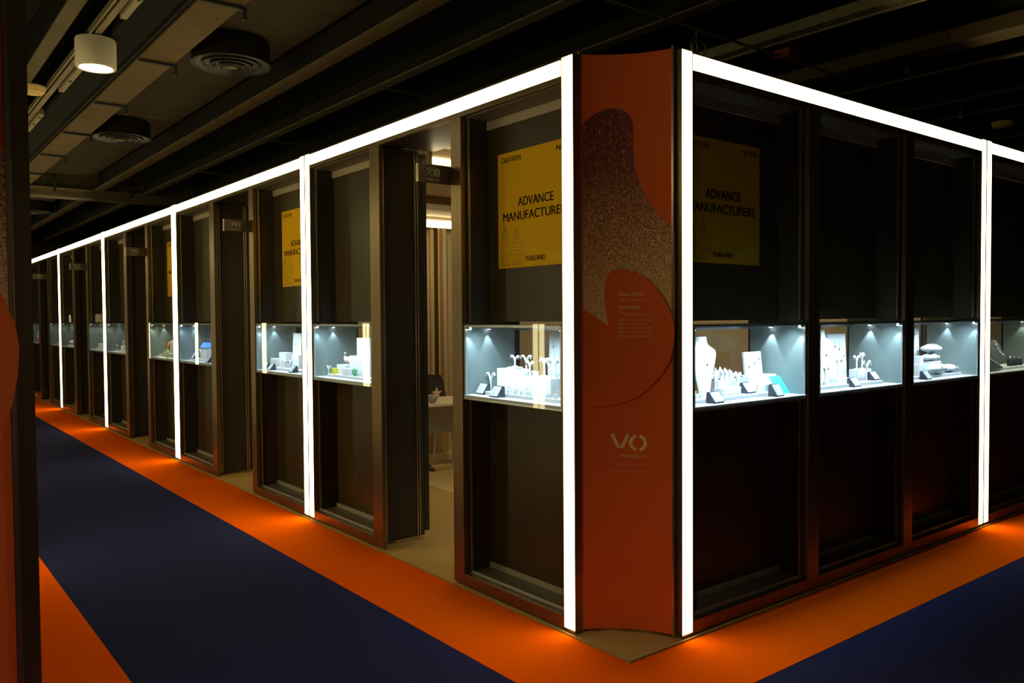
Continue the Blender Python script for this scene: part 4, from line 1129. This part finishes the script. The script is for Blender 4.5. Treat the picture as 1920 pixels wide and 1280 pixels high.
for k, (u, w) in enumerate(((14.12, .05), (14.02, .07), (13.93, .05), (13.80, .06))):
    solo('upright_tube', ['leftmost', 'second', 'third', 'rightmost'][k]+' of the pale tubes on top of the showcase right of the fourth entrance', 'tube', 'L', u, .10, CASE_TOP+.0046, lambda: MB().lathe([(.022, 0), (.022, .115), (.014, .13)], n=14), M_rail, True)
tray('low pale tray in the showcase left of the fourth entrance', 'L', 15.55, 16.45, .09, .31)
cushion('pale pink cushion in the showcase left of the fourth entrance', 'L', 16.30, .15, TR, .20, .12, .08)
solo('upright_tube', 'dark silver tube standing on top of the showcase left of the fourth entrance', 'tube', 'L', 16.2, .10, CASE_TOP+.0046, lambda: MB().lathe([(.03, 0), (.03, .10), (.02, .13)], n=14), M_silver, True)
cushion('white cushion in the showcase right of the farthest entrance', 'L', 17.5, .15, SHELF, .22, .12, .06)
sbox('display_block', 'white block in the farthest showcase', 'display block', 19.80, .14, SHELF, .10, .08, .23, M_white2)
cushion('red pink satin cushion in the farthest showcase', 'L', 19.60, .12, SHELF, .30, .14, .10)
for o_ in [o_ for o_ in C.objects if o_.get('label', '').startswith('red pink satin')]:
    for ch in C.objects:
        if ch.parent == o_ and ch.name.startswith('cushion_body'):
            ch.data = ch.data.copy(); ch.data.materials[0] = M_magenta
# ------------------------------------------------------------------ world, camera, view
w = bpy.data.worlds.new('hall'); SC.world = w; w.use_nodes = True
bg = w.node_tree.nodes['Background']; bg.inputs[0].default_value = (1, .82, .5, 1); bg.inputs[1].default_value = .03
cam = bpy.data.cameras.new('camera'); co = bpy.data.objects.new('camera', cam); C.objects.link(co)
cam.sensor_width = 36; cam.lens = 36*1535.08/1920; cam.clip_start = .05
yaw, pit, rol = .6677, .0296, -.0071
F = Vector((math.sin(yaw)*math.cos(pit), math.cos(yaw)*math.cos(pit), -math.sin(pit)))
R_ = Vector((math.cos(yaw), -math.sin(yaw), 0)); U = R_.cross(F)
R2 = math.cos(rol)*R_+math.sin(rol)*U; U2 = -math.sin(rol)*R_+math.cos(rol)*U
mt = Matrix(((R2.x, U2.x, -F.x, 0), (R2.y, U2.y, -F.y, 0), (R2.z, U2.z, -F.z, 1.6), (0, 0, 0, 1)))
co.matrix_world = mt
SC.camera = co
SC.view_settings.view_transform = 'Standard'; SC.view_settings.look = 'None'; SC.view_settings.gamma = 1
SC.view_settings.use_curve_mapping = False; SC.view_settings.exposure = 0
SC.cycles.use_denoising = True; SC.cycles.max_bounces = 10; SC.cycles.transparent_max_bounces = 24
SC.cycles.sample_clamp_indirect = 6
